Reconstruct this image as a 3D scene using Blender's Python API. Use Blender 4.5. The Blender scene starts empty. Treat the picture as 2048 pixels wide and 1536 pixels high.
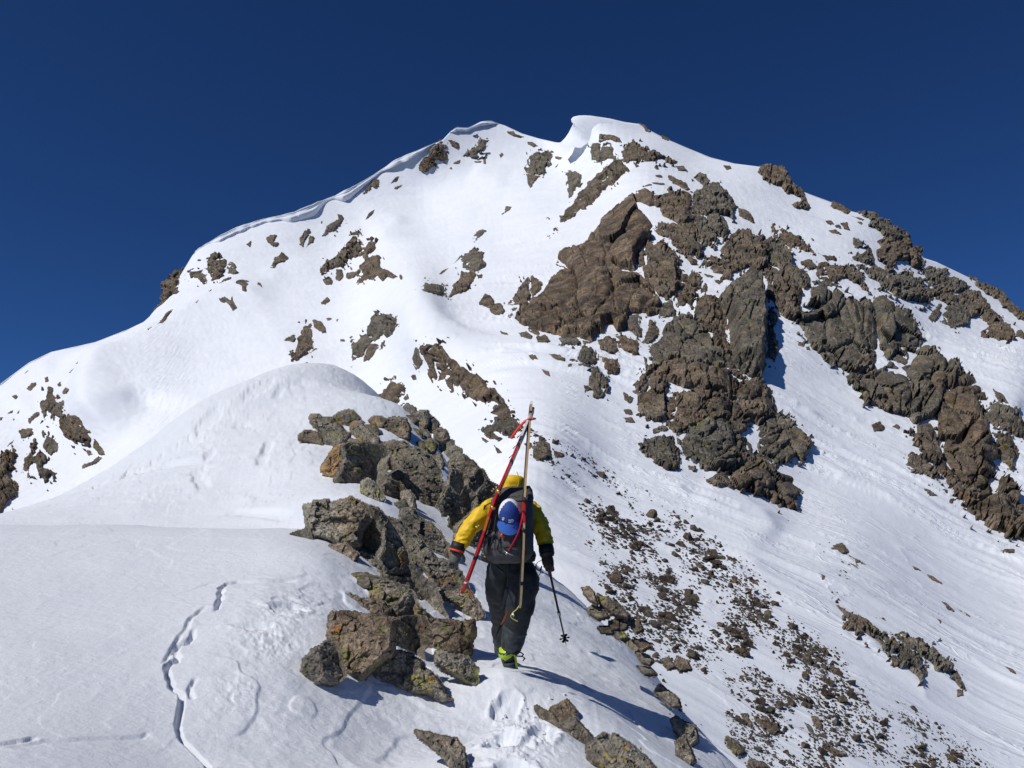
import bpy, bmesh, math, random
import numpy as np
from mathutils import Vector, Matrix

# ------------------------------------------------------------------ camera, sky, sun, exposure
SC = bpy.context.scene
COL = SC.collection
FPX = 1550.0                                  # focal length in pixels of the 2048 px wide photograph
PITCH = math.radians(10.3)
EYE = np.array([0.0, 0.0, 1.6])
cam_d = bpy.data.cameras.new('camera')
cam_d.sensor_width = 36.0
cam_d.lens = 36.0 * FPX / 2048.0
cam_d.clip_start = 0.05
cam_d.clip_end = 3000.0
cam = bpy.data.objects.new('camera', cam_d)
COL.objects.link(cam)
cam.location = EYE
cam.rotation_euler = (math.pi / 2 + PITCH, 0, 0)
SC.camera = cam

SUN_EL = math.radians(47.0)
SUN_AZ = math.radians(53.0)                   # left of straight behind the camera
SUN_DIR = np.array([-math.sin(SUN_AZ) * math.cos(SUN_EL), -math.cos(SUN_AZ) * math.cos(SUN_EL), math.sin(SUN_EL)])
sun_d = bpy.data.lights.new('sun', 'SUN')
sun_d.energy = 3.55
sun_d.angle = math.radians(0.53)
sun_d.color = (1.0, 0.965, 0.91)
sun = bpy.data.objects.new('sun', sun_d)
COL.objects.link(sun)
sun.rotation_euler = Vector(-SUN_DIR).to_track_quat('-Z', 'Y').to_euler()

world = bpy.data.worlds.new('World')
SC.world = world
world.use_nodes = True
wn = world.node_tree.nodes
wl = world.node_tree.links
wn.clear()
sky = wn.new('ShaderNodeTexSky')
sky.sky_type = 'NISHITA'
sky.sun_disc = False
sky.sun_elevation = SUN_EL
sky.sun_rotation = math.atan2(SUN_DIR[0], SUN_DIR[1])
sky.altitude = 3900.0
sky.air_density = 0.9
sky.dust_density = 0.0
sky.ozone_density = 1.6
bg = wn.new('ShaderNodeBackground')
bg.inputs['Strength'].default_value = 0.06
wo = wn.new('ShaderNodeOutputWorld')
tint = wn.new('ShaderNodeMix')                # the deep, saturated blue of a dry high-altitude sky
tint.data_type = 'RGBA'
tint.blend_type = 'MULTIPLY'
tint.inputs[0].default_value = 1.0
tint.inputs[7].default_value = (0.26, 0.55, 1.0, 1.0)
wl.new(sky.outputs[0], tint.inputs[6])
wl.new(tint.outputs[2], bg.inputs['Color'])
wl.new(bg.outputs[0], wo.inputs['Surface'])

SC.view_settings.view_transform = 'Standard'
SC.view_settings.look = 'None'
SC.view_settings.exposure = 0.0
SC.view_settings.gamma = 1.0
SC.view_settings.use_curve_mapping = False
try:
    SC.cycles.use_denoising = True
    SC.cycles.max_bounces = 6
except Exception:
    pass

# ------------------------------------------------------------------ geometry of the view
CP, SP = math.cos(PITCH), math.sin(PITCH)


def ray(u, v):
    """direction for a point of the photograph, scaled so that the camera depth is 1"""
    u = np.asarray(u, float)
    v = np.asarray(v, float)
    x = (u - 1024.0) / FPX
    z = (768.0 - v) / FPX
    return np.stack([x, CP - z * SP, SP + z * CP], -1)


def at(u, v, s):
    return EYE + ray(u, v) * np.asarray(s, float)[..., None]


def proj(P):
    Q = np.asarray(P, float) - EYE
    d = Q[..., 1] * CP + Q[..., 2] * SP
    h = -Q[..., 1] * SP + Q[..., 2] * CP
    return 1024.0 + FPX * Q[..., 0] / d, 768.0 - FPX * h / d, d


# ------------------------------------------------------------------ noise
def _hash(ix, iy, iz, seed):
    x = (ix * 73856093) ^ (iy * 19349663) ^ (iz * 83492791) ^ (seed * 2654435761)
    x = x & 0xffffffff
    x ^= x >> 15
    x = (x * 2246822519) & 0xffffffff
    x ^= x >> 13
    x = (x * 3266489917) & 0xffffffff
    x ^= x >> 16
    return x / 4294967296.0


def vnoise(P, seed=0):
    P = np.asarray(P, float)
    i = np.floor(P).astype(np.int64)
    f = P - i
    f = f * f * f * (f * (f * 6 - 15) + 10)
    r = 0
    for dx in (0, 1):
        wx = f[..., 0] if dx else 1 - f[..., 0]
        for dy in (0, 1):
            wy = f[..., 1] if dy else 1 - f[..., 1]
            for dz in (0, 1):
                wz = f[..., 2] if dz else 1 - f[..., 2]
                r = r + wx * wy * wz * _hash(i[..., 0] + dx, i[..., 1] + dy, i[..., 2] + dz, seed)
    return r * 2 - 1


def fbm(P, octaves=4, seed=0, gain=0.5, lac=2.03):
    a, r, t = 1.0, 0, 0
    for k in range(octaves):
        r = r + a * vnoise(P, seed + k * 17)
        t += a
        a *= gain
        P = P * lac + 3.7
    return r / t


def facet(P, seed=0, tilt=1.0, step=0.6, joint=0.0, flat=False):
    """broken-rock relief: every cell of a jittered lattice is a plane with its own tilt and offset"""
    i = np.floor(P).astype(np.int64)
    best = np.full(P.shape[:-1], 1e9)
    sec = np.full(P.shape[:-1], 1e9)
    val = np.zeros(P.shape[:-1])
    for dx in (-1, 0, 1):
        for dy in (-1, 0, 1):
            for dz in ((0,) if flat else (-1, 0, 1)):
                cx, cy, cz = i[..., 0] + dx, i[..., 1] + dy, i[..., 2] + dz
                ox = P[..., 0] - cx - _hash(cx, cy, cz, seed)
                oy = P[..., 1] - cy - _hash(cx, cy, cz, seed + 1)
                oz = 0.0 if flat else P[..., 2] - cz - _hash(cx, cy, cz, seed + 2)
                d = ox * ox + oy * oy + oz * oz
                m = d < best
                v = tilt * ((_hash(cx, cy, cz, seed + 3) - .5) * 2 * ox + (_hash(cx, cy, cz, seed + 4) - .5) * 2 * oy
                            + (_hash(cx, cy, cz, seed + 5) - .5) * 2 * oz) + step * (_hash(cx, cy, cz, seed + 6) - .5) * 2
                val = np.where(m, v, val)
                sec = np.where(m, best, np.minimum(sec, d))
                best = np.where(m, d, best)
    if joint != 0:
        val = val - joint * np.exp(-(np.sqrt(sec) - np.sqrt(best)) / 0.07)
    return val


def sstep(a, b, x):
    t = np.clip((x - a) / (b - a), 0, 1)
    return t * t * (3 - 2 * t)


# ------------------------------------------------------------------ meshes
def mesh_np(name, V, F, mat=None, smooth=True):
    me = bpy.data.meshes.new(name)
    V = np.asarray(V, np.float32)
    F = np.asarray(F, np.int32)
    n, k = F.shape
    me.vertices.add(len(V))
    me.vertices.foreach_set('co', V.ravel())
    me.loops.add(n * k)
    me.loops.foreach_set('vertex_index', F.ravel())
    me.polygons.add(n)
    me.polygons.foreach_set('loop_start', np.arange(0, n * k, k, dtype=np.int32))
    try:
        me.polygons.foreach_set('loop_total', np.full(n, k, np.int32))
    except Exception:
        pass
    me.update(calc_edges=True)
    me.polygons.foreach_set('use_smooth', np.full(n, bool(smooth)))
    if mat:
        me.materials.append(mat)
    me.update()
    return me


def link(name, me, parent=None, **props):
    o = bpy.data.objects.new(name, me)
    COL.objects.link(o)
    if parent is not None:
        o.parent = parent
    for k, v in props.items():
        if v is not None:
            o[k] = v
    return o


def empty(name, loc, **props):
    o = bpy.data.objects.new(name, None)
    COL.objects.link(o)
    o.location = loc
    o.empty_display_size = 0.2
    for k, v in props.items():
        if v is not None:
            o[k] = v
    bpy.context.view_layer.update()
    return o


def quads(nr, nc, keep=None):
    a = (np.arange(nr - 1)[:, None] * nc + np.arange(nc - 1)[None, :])
    f = np.stack([a, a + nc, a + nc + 1, a + 1], -1)
    if keep is not None:
        f = f[keep]
    return f.reshape(-1, 4)


class TPS:
    def __init__(self, X, Y, smooth=0.0):
        X = np.asarray(X, float)
        n, d = X.shape
        self.X = X
        K = self.k(X, X) + smooth * np.eye(n)
        Pm = np.hstack([np.ones((n, 1)), X])
        A = np.zeros((n + d + 1, n + d + 1))
        A[:n, :n] = K
        A[:n, n:] = Pm
        A[n:, :n] = Pm.T
        self.w = np.linalg.solve(A, np.concatenate([np.asarray(Y, float), np.zeros(d + 1)]))

    @staticmethod
    def k(A, B):
        r2 = ((A[:, None, :] - B[None, :, :]) ** 2).sum(-1)
        return 0.5 * r2 * np.log(r2 + 1e-12)

    def __call__(self, Q):
        sh = Q.shape[:-1]
        Q = Q.reshape(-1, Q.shape[-1])
        out = np.empty(len(Q))
        n = len(self.X)
        for a in range(0, len(Q), 20000):
            q = Q[a:a + 20000]
            out[a:a + 20000] = self.k(q, self.X) @ self.w[:n] + self.w[n] + q @ self.w[n + 1:]
        return out.reshape(sh)


def bil(G, x, y):
    """bilinear sample of grid G[row, col] at fractional col x, row y"""
    x = np.clip(x, 0, G.shape[1] - 1.001)
    y = np.clip(y, 0, G.shape[0] - 1.001)
    i = x.astype(int)
    j = y.astype(int)
    fx, fy = x - i, y - j
    if G.ndim == 3:
        fx, fy = fx[..., None], fy[..., None]
    return (G[j, i] * (1 - fx) + G[j, i + 1] * fx) * (1 - fy) + (G[j + 1, i] * (1 - fx) + G[j + 1, i + 1] * fx) * fy
# ------------------------------------------------------------------ materials
def new_mat(name):
    m = bpy.data.materials.new(name)
    m.use_nodes = True
    nt = m.node_tree
    b = nt.nodes['Principled BSDF']
    return m, nt, b


def nd(nt, typ, **kw):
    n = nt.nodes.new(typ)
    for k, v in kw.items():
        setattr(n, k, v)
    return n


def noise_node(nt, vec, scale, detail=5, rough=0.55, dist=0.0):
    n = nd(nt, 'ShaderNodeTexNoise')
    n.inputs['Scale'].default_value = scale
    n.inputs['Detail'].default_value = detail
    n.inputs['Roughness'].default_value = rough
    n.inputs['Distortion'].default_value = dist
    nt.links.new(vec, n.inputs['Vector'])
    return n.outputs['Fac']


def ramp(nt, fac, stops, interp='LINEAR'):
    r = nd(nt, 'ShaderNodeValToRGB')
    e = r.color_ramp.elements
    while len(e) < len(stops):
        e.new(0.5)
    for k, (p, c) in enumerate(stops):
        e[k].position = p
        e[k].color = (*c, 1) if len(c) == 3 else c
    r.color_ramp.interpolation = interp
    nt.links.new(fac, r.inputs['Fac'])
    return r.outputs['Color']


def mix(nt, fac, a, b, mode='MIX'):
    m = nd(nt, 'ShaderNodeMix', data_type='RGBA', blend_type=mode)
    if hasattr(fac, 'links') or hasattr(fac, 'node'):
        nt.links.new(fac, m.inputs[0])
    else:
        m.inputs[0].default_value = fac
    for s, x in ((m.inputs[6], a), (m.inputs[7], b)):
        if hasattr(x, 'node'):
            nt.links.new(x, s)
        else:
            s.default_value = (*x, 1)
    return m.outputs[2]


def bump_chain(nt, b, items):
    prev = None
    for h, strength, dist in items:
        bp = nd(nt, 'ShaderNodeBump')
        bp.inputs['Strength'].default_value = strength
        bp.inputs['Distance'].default_value = dist
        nt.links.new(h, bp.inputs['Height'])
        if prev:
            nt.links.new(prev, bp.inputs['Normal'])
        prev = bp.outputs['Normal']
    nt.links.new(prev, b.inputs['Normal'])


def world_pos(nt):
    return nd(nt, 'ShaderNodeNewGeometry').outputs['Position']


def snow_material(name, grain, scale, lump=0.3, alb=1.0, crust=None):
    m, nt, b = new_mat(name)
    p = world_pos(nt)
    n1 = noise_node(nt, p, 1.3 / scale, 4)
    col = ramp(nt, n1, [(0.3, tuple(c * alb for c in (0.765, 0.795, 0.855))), (0.7, tuple(c * alb for c in (0.805, 0.835, 0.885)))])
    nt.links.new(col, b.inputs['Base Color'])
    b.inputs['Roughness'].default_value = 0.62
    b.inputs['Specular IOR Level'].default_value = 0.25
    f = noise_node(nt, p, 14.0 / scale, 6, 0.65)
    g = noise_node(nt, p, 160.0 / scale, 3, 0.6)
    items = [(f, lump, 0.03 * scale), (g, grain, 0.006 * scale)]
    if crust:
        # wind-scoured crust: thin ridges drawn out along the wind
        axes, fr, strength, dist, x0, x1 = crust
        cb = nd(nt, 'ShaderNodeCombineXYZ')
        for k_, ax_ in enumerate(axes):
            dt = nd(nt, 'ShaderNodeVectorMath', operation='DOT_PRODUCT')
            dt.inputs[1].default_value = ax_
            nt.links.new(p, dt.inputs[0])
            nt.links.new(dt.outputs['Value'], cb.inputs[k_])
        n5 = noise_node(nt, cb.outputs[0], fr, 4, 0.6, 0.5)
        rg = ramp(nt, n5, [(0.40, (0, 0, 0)), (0.50, (1, 1, 1)), (0.53, (0.25, 0.25, 0.25)), (0.62, (0, 0, 0))])
        sx = nd(nt, 'ShaderNodeSeparateXYZ')
        nt.links.new(p, sx.inputs[0])
        mr = nd(nt, 'ShaderNodeMapRange')
        mr.inputs['From Min'].default_value = x0
        mr.inputs['From Max'].default_value = x1
        nt.links.new(sx.outputs['X'], mr.inputs['Value'])
        n6 = ramp(nt, noise_node(nt, p, 0.25 * fr, 2), [(0.4, (0, 0, 0)), (0.6, (1, 1, 1))])
        m1 = nd(nt, 'ShaderNodeMath', operation='MULTIPLY')
        nt.links.new(mr.outputs[0], m1.inputs[0])
        nt.links.new(n6, m1.inputs[1])
        m2 = nd(nt, 'ShaderNodeMath', operation='MULTIPLY')
        nt.links.new(m1.outputs[0], m2.inputs[0])
        nt.links.new(rg, m2.inputs[1])
        items.append((m2.outputs[0], strength, dist))
    bump_chain(nt, b, items)
    return m


def rock_material(name, sc, base=0, lichen=0.5, streak=0.0, dust=0.0, dark=1.0):
    """sc: size in metres of the largest colour patches"""
    m, nt, b = new_mat(name)
    geo = nd(nt, 'ShaderNodeNewGeometry')
    p = geo.outputs['Position']
    tints = [
        [(0.33, (0.075, 0.061, 0.049)), (0.46, (0.165, 0.134, 0.104)), (0.58, (0.25, 0.204, 0.158)), (0.72, (0.35, 0.285, 0.215))],
        [(0.33, (0.078, 0.061, 0.050)), (0.46, (0.178, 0.138, 0.104)), (0.58, (0.265, 0.206, 0.154)), (0.72, (0.37, 0.285, 0.21))],
        [(0.33, (0.080, 0.074, 0.063)), (0.46, (0.166, 0.149, 0.122)), (0.58, (0.24, 0.215, 0.176)), (0.72, (0.33, 0.295, 0.24))],
        [(0.33, (0.10, 0.088, 0.072)), (0.42, (0.24, 0.21, 0.165)), (0.58, (0.36, 0.32, 0.255)), (0.72, (0.45, 0.41, 0.335))],
        [(0.33, (0.11, 0.080, 0.055)), (0.45, (0.28, 0.19, 0.11)), (0.58, (0.40, 0.26, 0.13)), (0.72, (0.52, 0.40, 0.25))],
    ]
    n1 = noise_node(nt, p, 1.0 / sc, 8, 0.62, 0.6)
    col = ramp(nt, n1, tints[base])
    if streak > 0:
        cb = nd(nt, 'ShaderNodeCombineXYZ')
        for k_, ax_ in enumerate([(0.10, 0.075, 0.11), (0.72, 0.05, -0.66), (0.25, -0.8, 0.4)]):
            dt = nd(nt, 'ShaderNodeVectorMath', operation='DOT_PRODUCT')
            dt.inputs[1].default_value = ax_
            nt.links.new(p, dt.inputs[0])
            nt.links.new(dt.outputs['Value'], cb.inputs[k_])
        n4 = noise_node(nt, cb.outputs[0], 2.2 / sc, 7, 0.62, 0.4)
        sc_col = ramp(nt, n4, [(0.40, (0.060, 0.046, 0.037)), (0.49, (0.17, 0.122, 0.087)), (0.57, (0.31, 0.22, 0.152)), (0.66, (0.50, 0.36, 0.24))])
        col = mix(nt, streak, col, sc_col)
    # hue patches
    n2 = noise_node(nt, p, 0.55 / sc, 3, 0.5)
    warm = ramp(nt, n2, [(0.45, (0, 0, 0)), (0.62, (1, 1, 1))])
    col = mix(nt, 0.45, col, mix(nt, warm, (0.9, 0.95, 0.98), (1.12, 0.98, 0.86)), 'MULTIPLY')
    # pale and dark crystals
    n3 = noise_node(nt, p, 9.0 / sc, 5, 0.75)
    spk = ramp(nt, n3, [(0.36, (0.25, 0.25, 0.25)), (0.5, (0.9, 0.9, 0.9)), (0.64, (1.95, 1.88, 1.75))])
    col = mix(nt, 0.7, col, spk, 'MULTIPLY')
    # lichen
    if lichen > 0:
        a = noise_node(nt, p, 1.7 / sc, 4, 0.6)
        v = noise_node(nt, p, 12.0 / sc, 4, 0.7)
        mm = nd(nt, 'ShaderNodeMath', operation='MULTIPLY')
        nt.links.new(a, mm.inputs[0])
        nt.links.new(v, mm.inputs[1])
        msk = ramp(nt, mm.outputs[0], [(0.345 - 0.035 * lichen, (0, 0, 0)), (0.375 - 0.03 * lichen, (1, 1, 1))])
        hue = ramp(nt, noise_node(nt, p, 0.9 / sc, 2), [(0.42, (0.20, 0.21, 0.05)), (0.56, (0.33, 0.29, 0.04)), (0.66, (0.36, 0.10, 0.025))])
        col = mix(nt, msk, col, hue)
    if dark != 1.0:
        col = mix(nt, 1.0, col, (dark, dark, dark), 'MULTIPLY')
    if dust > 0:
        # snow lodged on ledges
        sx = nd(nt, 'ShaderNodeSeparateXYZ')
        nt.links.new(geo.outputs['True Normal'], sx.inputs[0])
        nz = noise_node(nt, p, 1.0 / sc, 4, 0.55)
        am = nd(nt, 'ShaderNodeMath', operation='MULTIPLY_ADD')
        nt.links.new(nz, am.inputs[0])
        am.inputs[1].default_value = 0.9
        nt.links.new(sx.outputs['Z'], am.inputs[2])
        mr = nd(nt, 'ShaderNodeMapRange')
        mr.inputs['From Min'].default_value = 1.36 - dust
        mr.inputs['From Max'].default_value = 1.42 - dust
        nt.links.new(am.outputs[0], mr.inputs['Value'])
        col = mix(nt, mr.outputs[0], col, (0.82, 0.835, 0.86))
    nt.links.new(col, b.inputs['Base Color'])
    b.inputs['Roughness'].default_value = 0.86
    b.inputs['Specular IOR Level'].default_value = 0.25
    vor = nd(nt, 'ShaderNodeTexVoronoi', feature='DISTANCE_TO_EDGE')
    vor.inputs['Scale'].default_value = 2.2 / sc
    wob = nd(nt, 'ShaderNodeTexNoise')
    wob.inputs['Scale'].default_value = 3.0 / sc
    wob.inputs['Detail'].default_value = 4
    nt.links.new(p, wob.inputs['Vector'])
    ad = nd(nt, 'ShaderNodeMix', data_type='VECTOR')
    ad.inputs[0].default_value = 0.25
    nt.links.new(p, ad.inputs[4])
    va = nd(nt, 'ShaderNodeVectorMath', operation='SCALE')
    va.inputs['Scale'].default_value = 1.2 * sc
    nt.links.new(wob.outputs['Color'], va.inputs[0])
    vs = nd(nt, 'ShaderNodeVectorMath', operation='ADD')
    nt.links.new(p, vs.inputs[0])
    nt.links.new(va.outputs[0], vs.inputs[1])
    nt.links.new(vs.outputs[0], vor.inputs['Vector'])
    crack = ramp(nt, vor.outputs['Distance'], [(0.0, (0, 0, 0)), (0.05, (1, 1, 1))])
    f = noise_node(nt, p, 5.0 / sc, 8, 0.68)
    bump_chain(nt, b, [(f, 0.85, 0.16 * sc), (crack, 0.5, 0.05 * sc)])
    return m


M_SNOW_FAR = snow_material('snow_on_the_mountain', 0.12, 5.0, 0.13, 1.06, ([(0.16, -0.025, -0.12), (0.55, 0.35, 0.66), (0.3, -0.8, 0.45)], 0.9, 0.55, 0.10, -2.0, 9.0))  # base colour lightened: the bowl's brighter lighting is partly in the colour
M_SNOW_MID = snow_material('shaded_crusted_snow', 0.45, 1.0, 0.4, 0.935, ([(0.35, 0.12, 0.0), (-0.3, 0.9, 0.2), (0.2, 0.2, 0.9)], 4.5, 0.30, 0.010, -9.0, -2.0))  # crusted snow; base colour darkened to put the hump's grey shading into it
ROCK_FAR = [rock_material('rock_far_%d' % k, 2.6, k, 0.2, dust=-0.012, dark=0.80) for k in range(3)]
ROCK_SLAB = rock_material('rock_slab_streaked', 2.6, 0, 0.1, 0.62, dark=0.80)
ROCK_NEAR = [rock_material('rock_near_%d' % k, 0.42, [2, 0, 2][k], 0.85, dark=[1.05, 1.15, 1.3][k]) for k in range(3)]
ROCK_NEAR.append(rock_material('rock_near_pale', 0.5, 3, 0.6))
ROCK_NEAR.append(rock_material('rock_near_orange', 0.3, 4, 0.9))
ROCK_TALUS = [rock_material('rock_talus_%d' % k, 0.7, k, 0.0, dark=0.52) for k in range(3)]
ROCK_MID = [rock_material('rock_mid_%d' % k, 0.8, k, 0.4) for k in range(3)]

# ------------------------------------------------------------------ the mountain
SKY_PTS = [(-900, 1180), (-500, 985), (-250, 875), (0, 768), (58, 725), (102, 704), (191, 684), (253, 660), (287, 644), (307, 626), (335, 592),
           (360, 552), (384, 512), (396, 497), (410, 489), (472, 457), (526, 438), (588, 426), (625, 412), (649, 399), (699, 380), (737, 356),
           (788, 322), (839, 299), (884, 281), (902, 262), (913, 256), (935, 257), (962, 245), (983, 243), (1010, 251), (1044, 267),
           (1078, 277), (1113, 285), (1121, 285), (1133, 273), (1143, 258), (1149, 246), (1155, 236), (1167, 231), (1180, 231), (1220, 237), (1249, 244),
           (1278, 248), (1293, 257), (1331, 277), (1375, 296), (1422, 315), (1469, 327), (1516, 333), (1557, 338), (1571, 348), (1586, 368),
           (1603, 382), (1621, 389), (1665, 405), (1691, 420), (1717, 426), (1755, 436), (1779, 451), (1814, 474), (1830, 496), (1848, 516),
           (1873, 524), (1917, 545), (1946, 559), (2002, 590), (2016, 607), (2048, 628), (2300, 770), (2700, 1010)]
MC = [  # (u, v, camera depth in metres)
    (-500, 985, 108), (0, 768, 130), (200, 690, 150), (300, 640, 162), (390, 500, 188), (600, 422, 208), (840, 300, 242), (905, 260, 258),
    (983, 243, 272), (1113, 285, 262), (1150, 240, 232), (1280, 248, 236), (1400, 305, 230), (1520, 335, 224), (1620, 388, 216),
    (1750, 437, 205), (1850, 516, 198), (2048, 628, 188), (2350, 800, 176), (2700, 1010, 168),
    (850, 600, 98), (835, 650, 88), (855, 700, 78), (870, 740, 74), (1000, 560, 118), (1150, 450, 158), (1200, 400, 176), (1250, 300, 208),
    (1040, 630, 88), (1250, 650, 84), (1300, 390, 160), (1300, 900, 46), (1600, 1000, 48), (1500, 750, 74), (1350, 650, 88), (1580, 640, 98),
    (1900, 1040, 57), (1950, 800, 92), (2048, 1050, 61), (1700, 700, 98), (1800, 600, 132), (2048, 700, 128), (2300, 1000, 76),
    (1200, 800, 56), (1200, 950, 38), (1100, 880, 38), (1150, 1000, 32), (1300, 1100, 29), (1500, 1100, 33), (1700, 1100, 39), (2048, 1200, 44),
    (1500, 1300, 21.5), (1800, 1350, 24.5), (2048, 1500, 22.5), (1300, 1300, 19), (1500, 1500, 15.5), (1750, 1536, 17), (1350, 1500, 14), (2100, 1720, 16),
    (2500, 1500, 27), (2500, 1720, 18), (1350, 1720, 11.0), (1600, 1720, 12.2),
    (900, 760, 70), (1000, 830, 47), (1040, 900, 36), (1080, 890, 37),
    (750, 480, 194), (700, 560, 168), (600, 650, 132), (750, 670, 112), (450, 600, 165), (600, 720, 108), (450, 750, 110), (200, 750, 118),
    (130, 850, 105), (0, 900, 98), (60, 950, 92), (200, 950, 88), (0, 1030, 84), (300, 700, 134), (850, 420, 222), (950, 350, 240), (1050, 380, 215),
    (950, 480, 172), (900, 540, 140), (1000, 480, 168), (-300, 1000, 90), (-500, 1300, 70),
    (600, 900, 76), (300, 1100, 72), (700, 1000, 60), (0, 1300, 62), (600, 1400, 50), (1000, 1000, 30), (1100, 1250, 19), (1000, 1536, 14), (-300, 1700, 55),
    (600, 1720, 40),
]
_mc = np.array(MC, float)
_mt = TPS(_mc[:, :2] / 1000.0, np.log(_mc[:, 2]), 2e-4)
CG_U0, CG_V0, CG_STEP = -560.0, 180.0, 16.0
_cu = np.arange(CG_U0, 2720, CG_STEP)
_cv = np.arange(CG_V0, 1800, CG_STEP)
_cuu, _cvv = np.meshgrid(_cu, _cv)
LOGS = _mt(np.stack([_cuu, _cvv], -1) / 1000.0)


def m_depth(u, v):
    return np.exp(bil(LOGS, (np.asarray(u, float) - CG_U0) / CG_STEP, (np.asarray(v, float) - CG_V0) / CG_STEP))


def m_pos(u, v):
    return at(u, v, m_depth(u, v))


def m_normal(u, v, e=24.0):
    u = np.asarray(u, float)
    v = np.asarray(v, float)
    n = np.cross(m_pos(u + e, v) - m_pos(u - e, v), m_pos(u, v - e) - m_pos(u, v + e))
    n /= np.linalg.norm(n, axis=-1, keepdims=True)
    return n


def sky_v(u):
    a = np.array(SKY_PTS, float)
    return np.interp(u, a[:, 0], a[:, 1])


FALL = np.array([0.78, -0.12, -0.58])
FALL /= np.linalg.norm(FALL)
ACR = np.cross(FALL, [0.5, -0.5, 0.9])
ACR /= np.linalg.norm(ACR)
UPN = np.cross(ACR, FALL)


def snow_relief(P, S, right):
    """height in metres of wind-carved snow; right: 0..1 weight of the wind-scoured right flank"""
    Q = np.stack([P @ FALL, P @ ACR, P @ UPN], -1)
    big = fbm(P * 0.06, 3, 5) * 0.5 * np.clip(S / 90, 0.15, 1.2)
    w = Q * np.array([0.06, 0.5, 0.2]) + vnoise(P * 0.2, 3)[..., None] * 0.5
    r1 = 1 - np.abs(fbm(w, 2, 11))
    patch = sstep(-0.25, 0.35, fbm(Q * np.array([0.03, 0.11, 0.1]), 2, 77))
    w2 = Q * np.array([0.15, 1.1, 0.5]) + vnoise(P * 0.5, 4)[..., None] * 0.25
    r2 = 1 - np.abs(fbm(w2, 2, 21))
    small = fbm(P * np.array([0.9, 0.9, 0.9]), 3, 31)
    # edges of wind slab: terraces a hand high
    t = fbm(P * 0.22, 4, 41) * 5.0 + Q[..., 1] * 0.05
    ter = (t - np.floor(t))
    ter = sstep(0.0, 0.10, ter) - ter
    k = np.clip(S / 45, 0.45, 2.2)
    out = big + right * (0.35 + 0.9 * patch) * (r1 ** 4 * 0.22 * k + r2 ** 4 * 0.07 * np.clip(S / 45, .4, 1.4)) + small * (0.02 - 0.008 * right) * k
    out = out + ter * (0.045 - 0.03 * right) * k
    return out


NC, NR = 960, 480
uu = np.linspace(-540, 2640, NC)
tt = np.linspace(0, 1, NR)
vt = sky_v(uu)
UU = np.repeat(uu[None, :], NR, 0)
VV = vt[None, :] + (tt[:, None] ** 1.0) * (1740 - vt[None, :])
S = m_depth(UU, VV)
P = at(UU, VV, S)
NRM = m_normal(UU, VV, 20.0)
q = VV - 0.75 * UU
RIGHT = sstep(300, -60, VV - 0.75 * UU - 200) * 0 + sstep(820, 1150, UU + 0.35 * (VV - 600)) * sstep(330, 640, VV - 0.18 * (UU - 1000))
edge = np.clip((VV - vt[None, :]) / 40.0, 0, 1)


def line_dist(pts, U, V):
    """distance in pixels to a polyline (positive on its right when it is walked upwards) and position along it"""
    pts = np.array(pts, float)
    best = np.full(U.shape, 1e18)
    sg = np.zeros(U.shape)
    tp = np.zeros(U.shape)
    L = len(pts) - 1
    for k in range(L):
        d = pts[k + 1] - pts[k]
        t = np.clip(((U - pts[k][0]) * d[0] + (V - pts[k][1]) * d[1]) / (d @ d), 0, 1)
        ex, ey = U - pts[k][0] - t * d[0], V - pts[k][1] - t * d[1]
        dd = ex * ex + ey * ey
        m = dd < best
        best = np.where(m, dd, best)
        sg = np.where(m, np.sign(d[0] * ey - d[1] * ex), sg)
        tp = np.where(m, (k + t) / L, tp)
    return np.sqrt(best) * sg, tp


DRIFTS = [  # crest line walked upwards, height in m, reach to the left and right in px
    ([(240, 880), (205, 840), (195, 800), (203, 748), (300, 700), (400, 640), (480, 590), (540, 540)], 4.2, 80, 95),
    ([(752, 486), (786, 463), (805, 432)], 1.3, 40, 26),
    ([(505, 615), (515, 590), (545, 560), (560, 535)], 0.9, 40, 22),
    ([(890, 760), (869, 712), (855, 691), (843, 670), (838, 635), (846, 604), (900, 585)], 1.9, 60, 80),
    ([(30, 830), (60, 800), (130, 740)], 1.0, 60, 40),
    ([(945, 338), (985, 362), (1012, 372)], 0.8, 30, 30),
    ([(1560, 1080), (1480, 1000), (1400, 960)], 0.25, 40, 30),
    ([(2048, 830), (1960, 790), (1860, 750)], 0.8, 60, 40),
]
DR = np.zeros(UU.shape)
for pts_, h_, wl_, wr_ in DRIFTS:
    ld, tp_ = line_dist(pts_, UU, VV)
    tap = sstep(0, 0.15, tp_) * sstep(1, 0.8, tp_)
    DR += h_ * tap * np.where(ld < 0, np.exp(ld / wl_), np.exp(-(ld / wr_) ** 1.2))
for _ in range(2):
    DR[2:-2] = (DR[:-4] + DR[1:-3] + DR[2:-2] + DR[3:-1] + DR[4:]) / 5
    DR[:, 2:-2] = (DR[:, :-4] + DR[:, 1:-3] + DR[:, 2:-2] + DR[:, 3:-1] + DR[:, 4:]) / 5
P = P + NRM * ((snow_relief(P, S, RIGHT) + DR) * edge)[..., None]
PS = P.copy()
POFF = PS - at(UU, VV, S)


def m_surf(u, v):
    """the snow surface as built, wind relief included"""
    t0 = sky_v(u)
    return bil(PS, (np.asarray(u, float) - uu[0]) / (uu[1] - uu[0]), np.clip((v - t0) / (1740 - t0), 0, 1) * (NR - 1))


def m_base(u, v):
    """smooth slope plus the drifts lying on it"""
    t0 = sky_v(u)
    return m_pos(u, v) + bil(POFF, (np.asarray(u, float) - uu[0]) / (uu[1] - uu[0]), np.clip((v - t0) / (1740 - t0), 0, 1) * (NR - 1))


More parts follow.
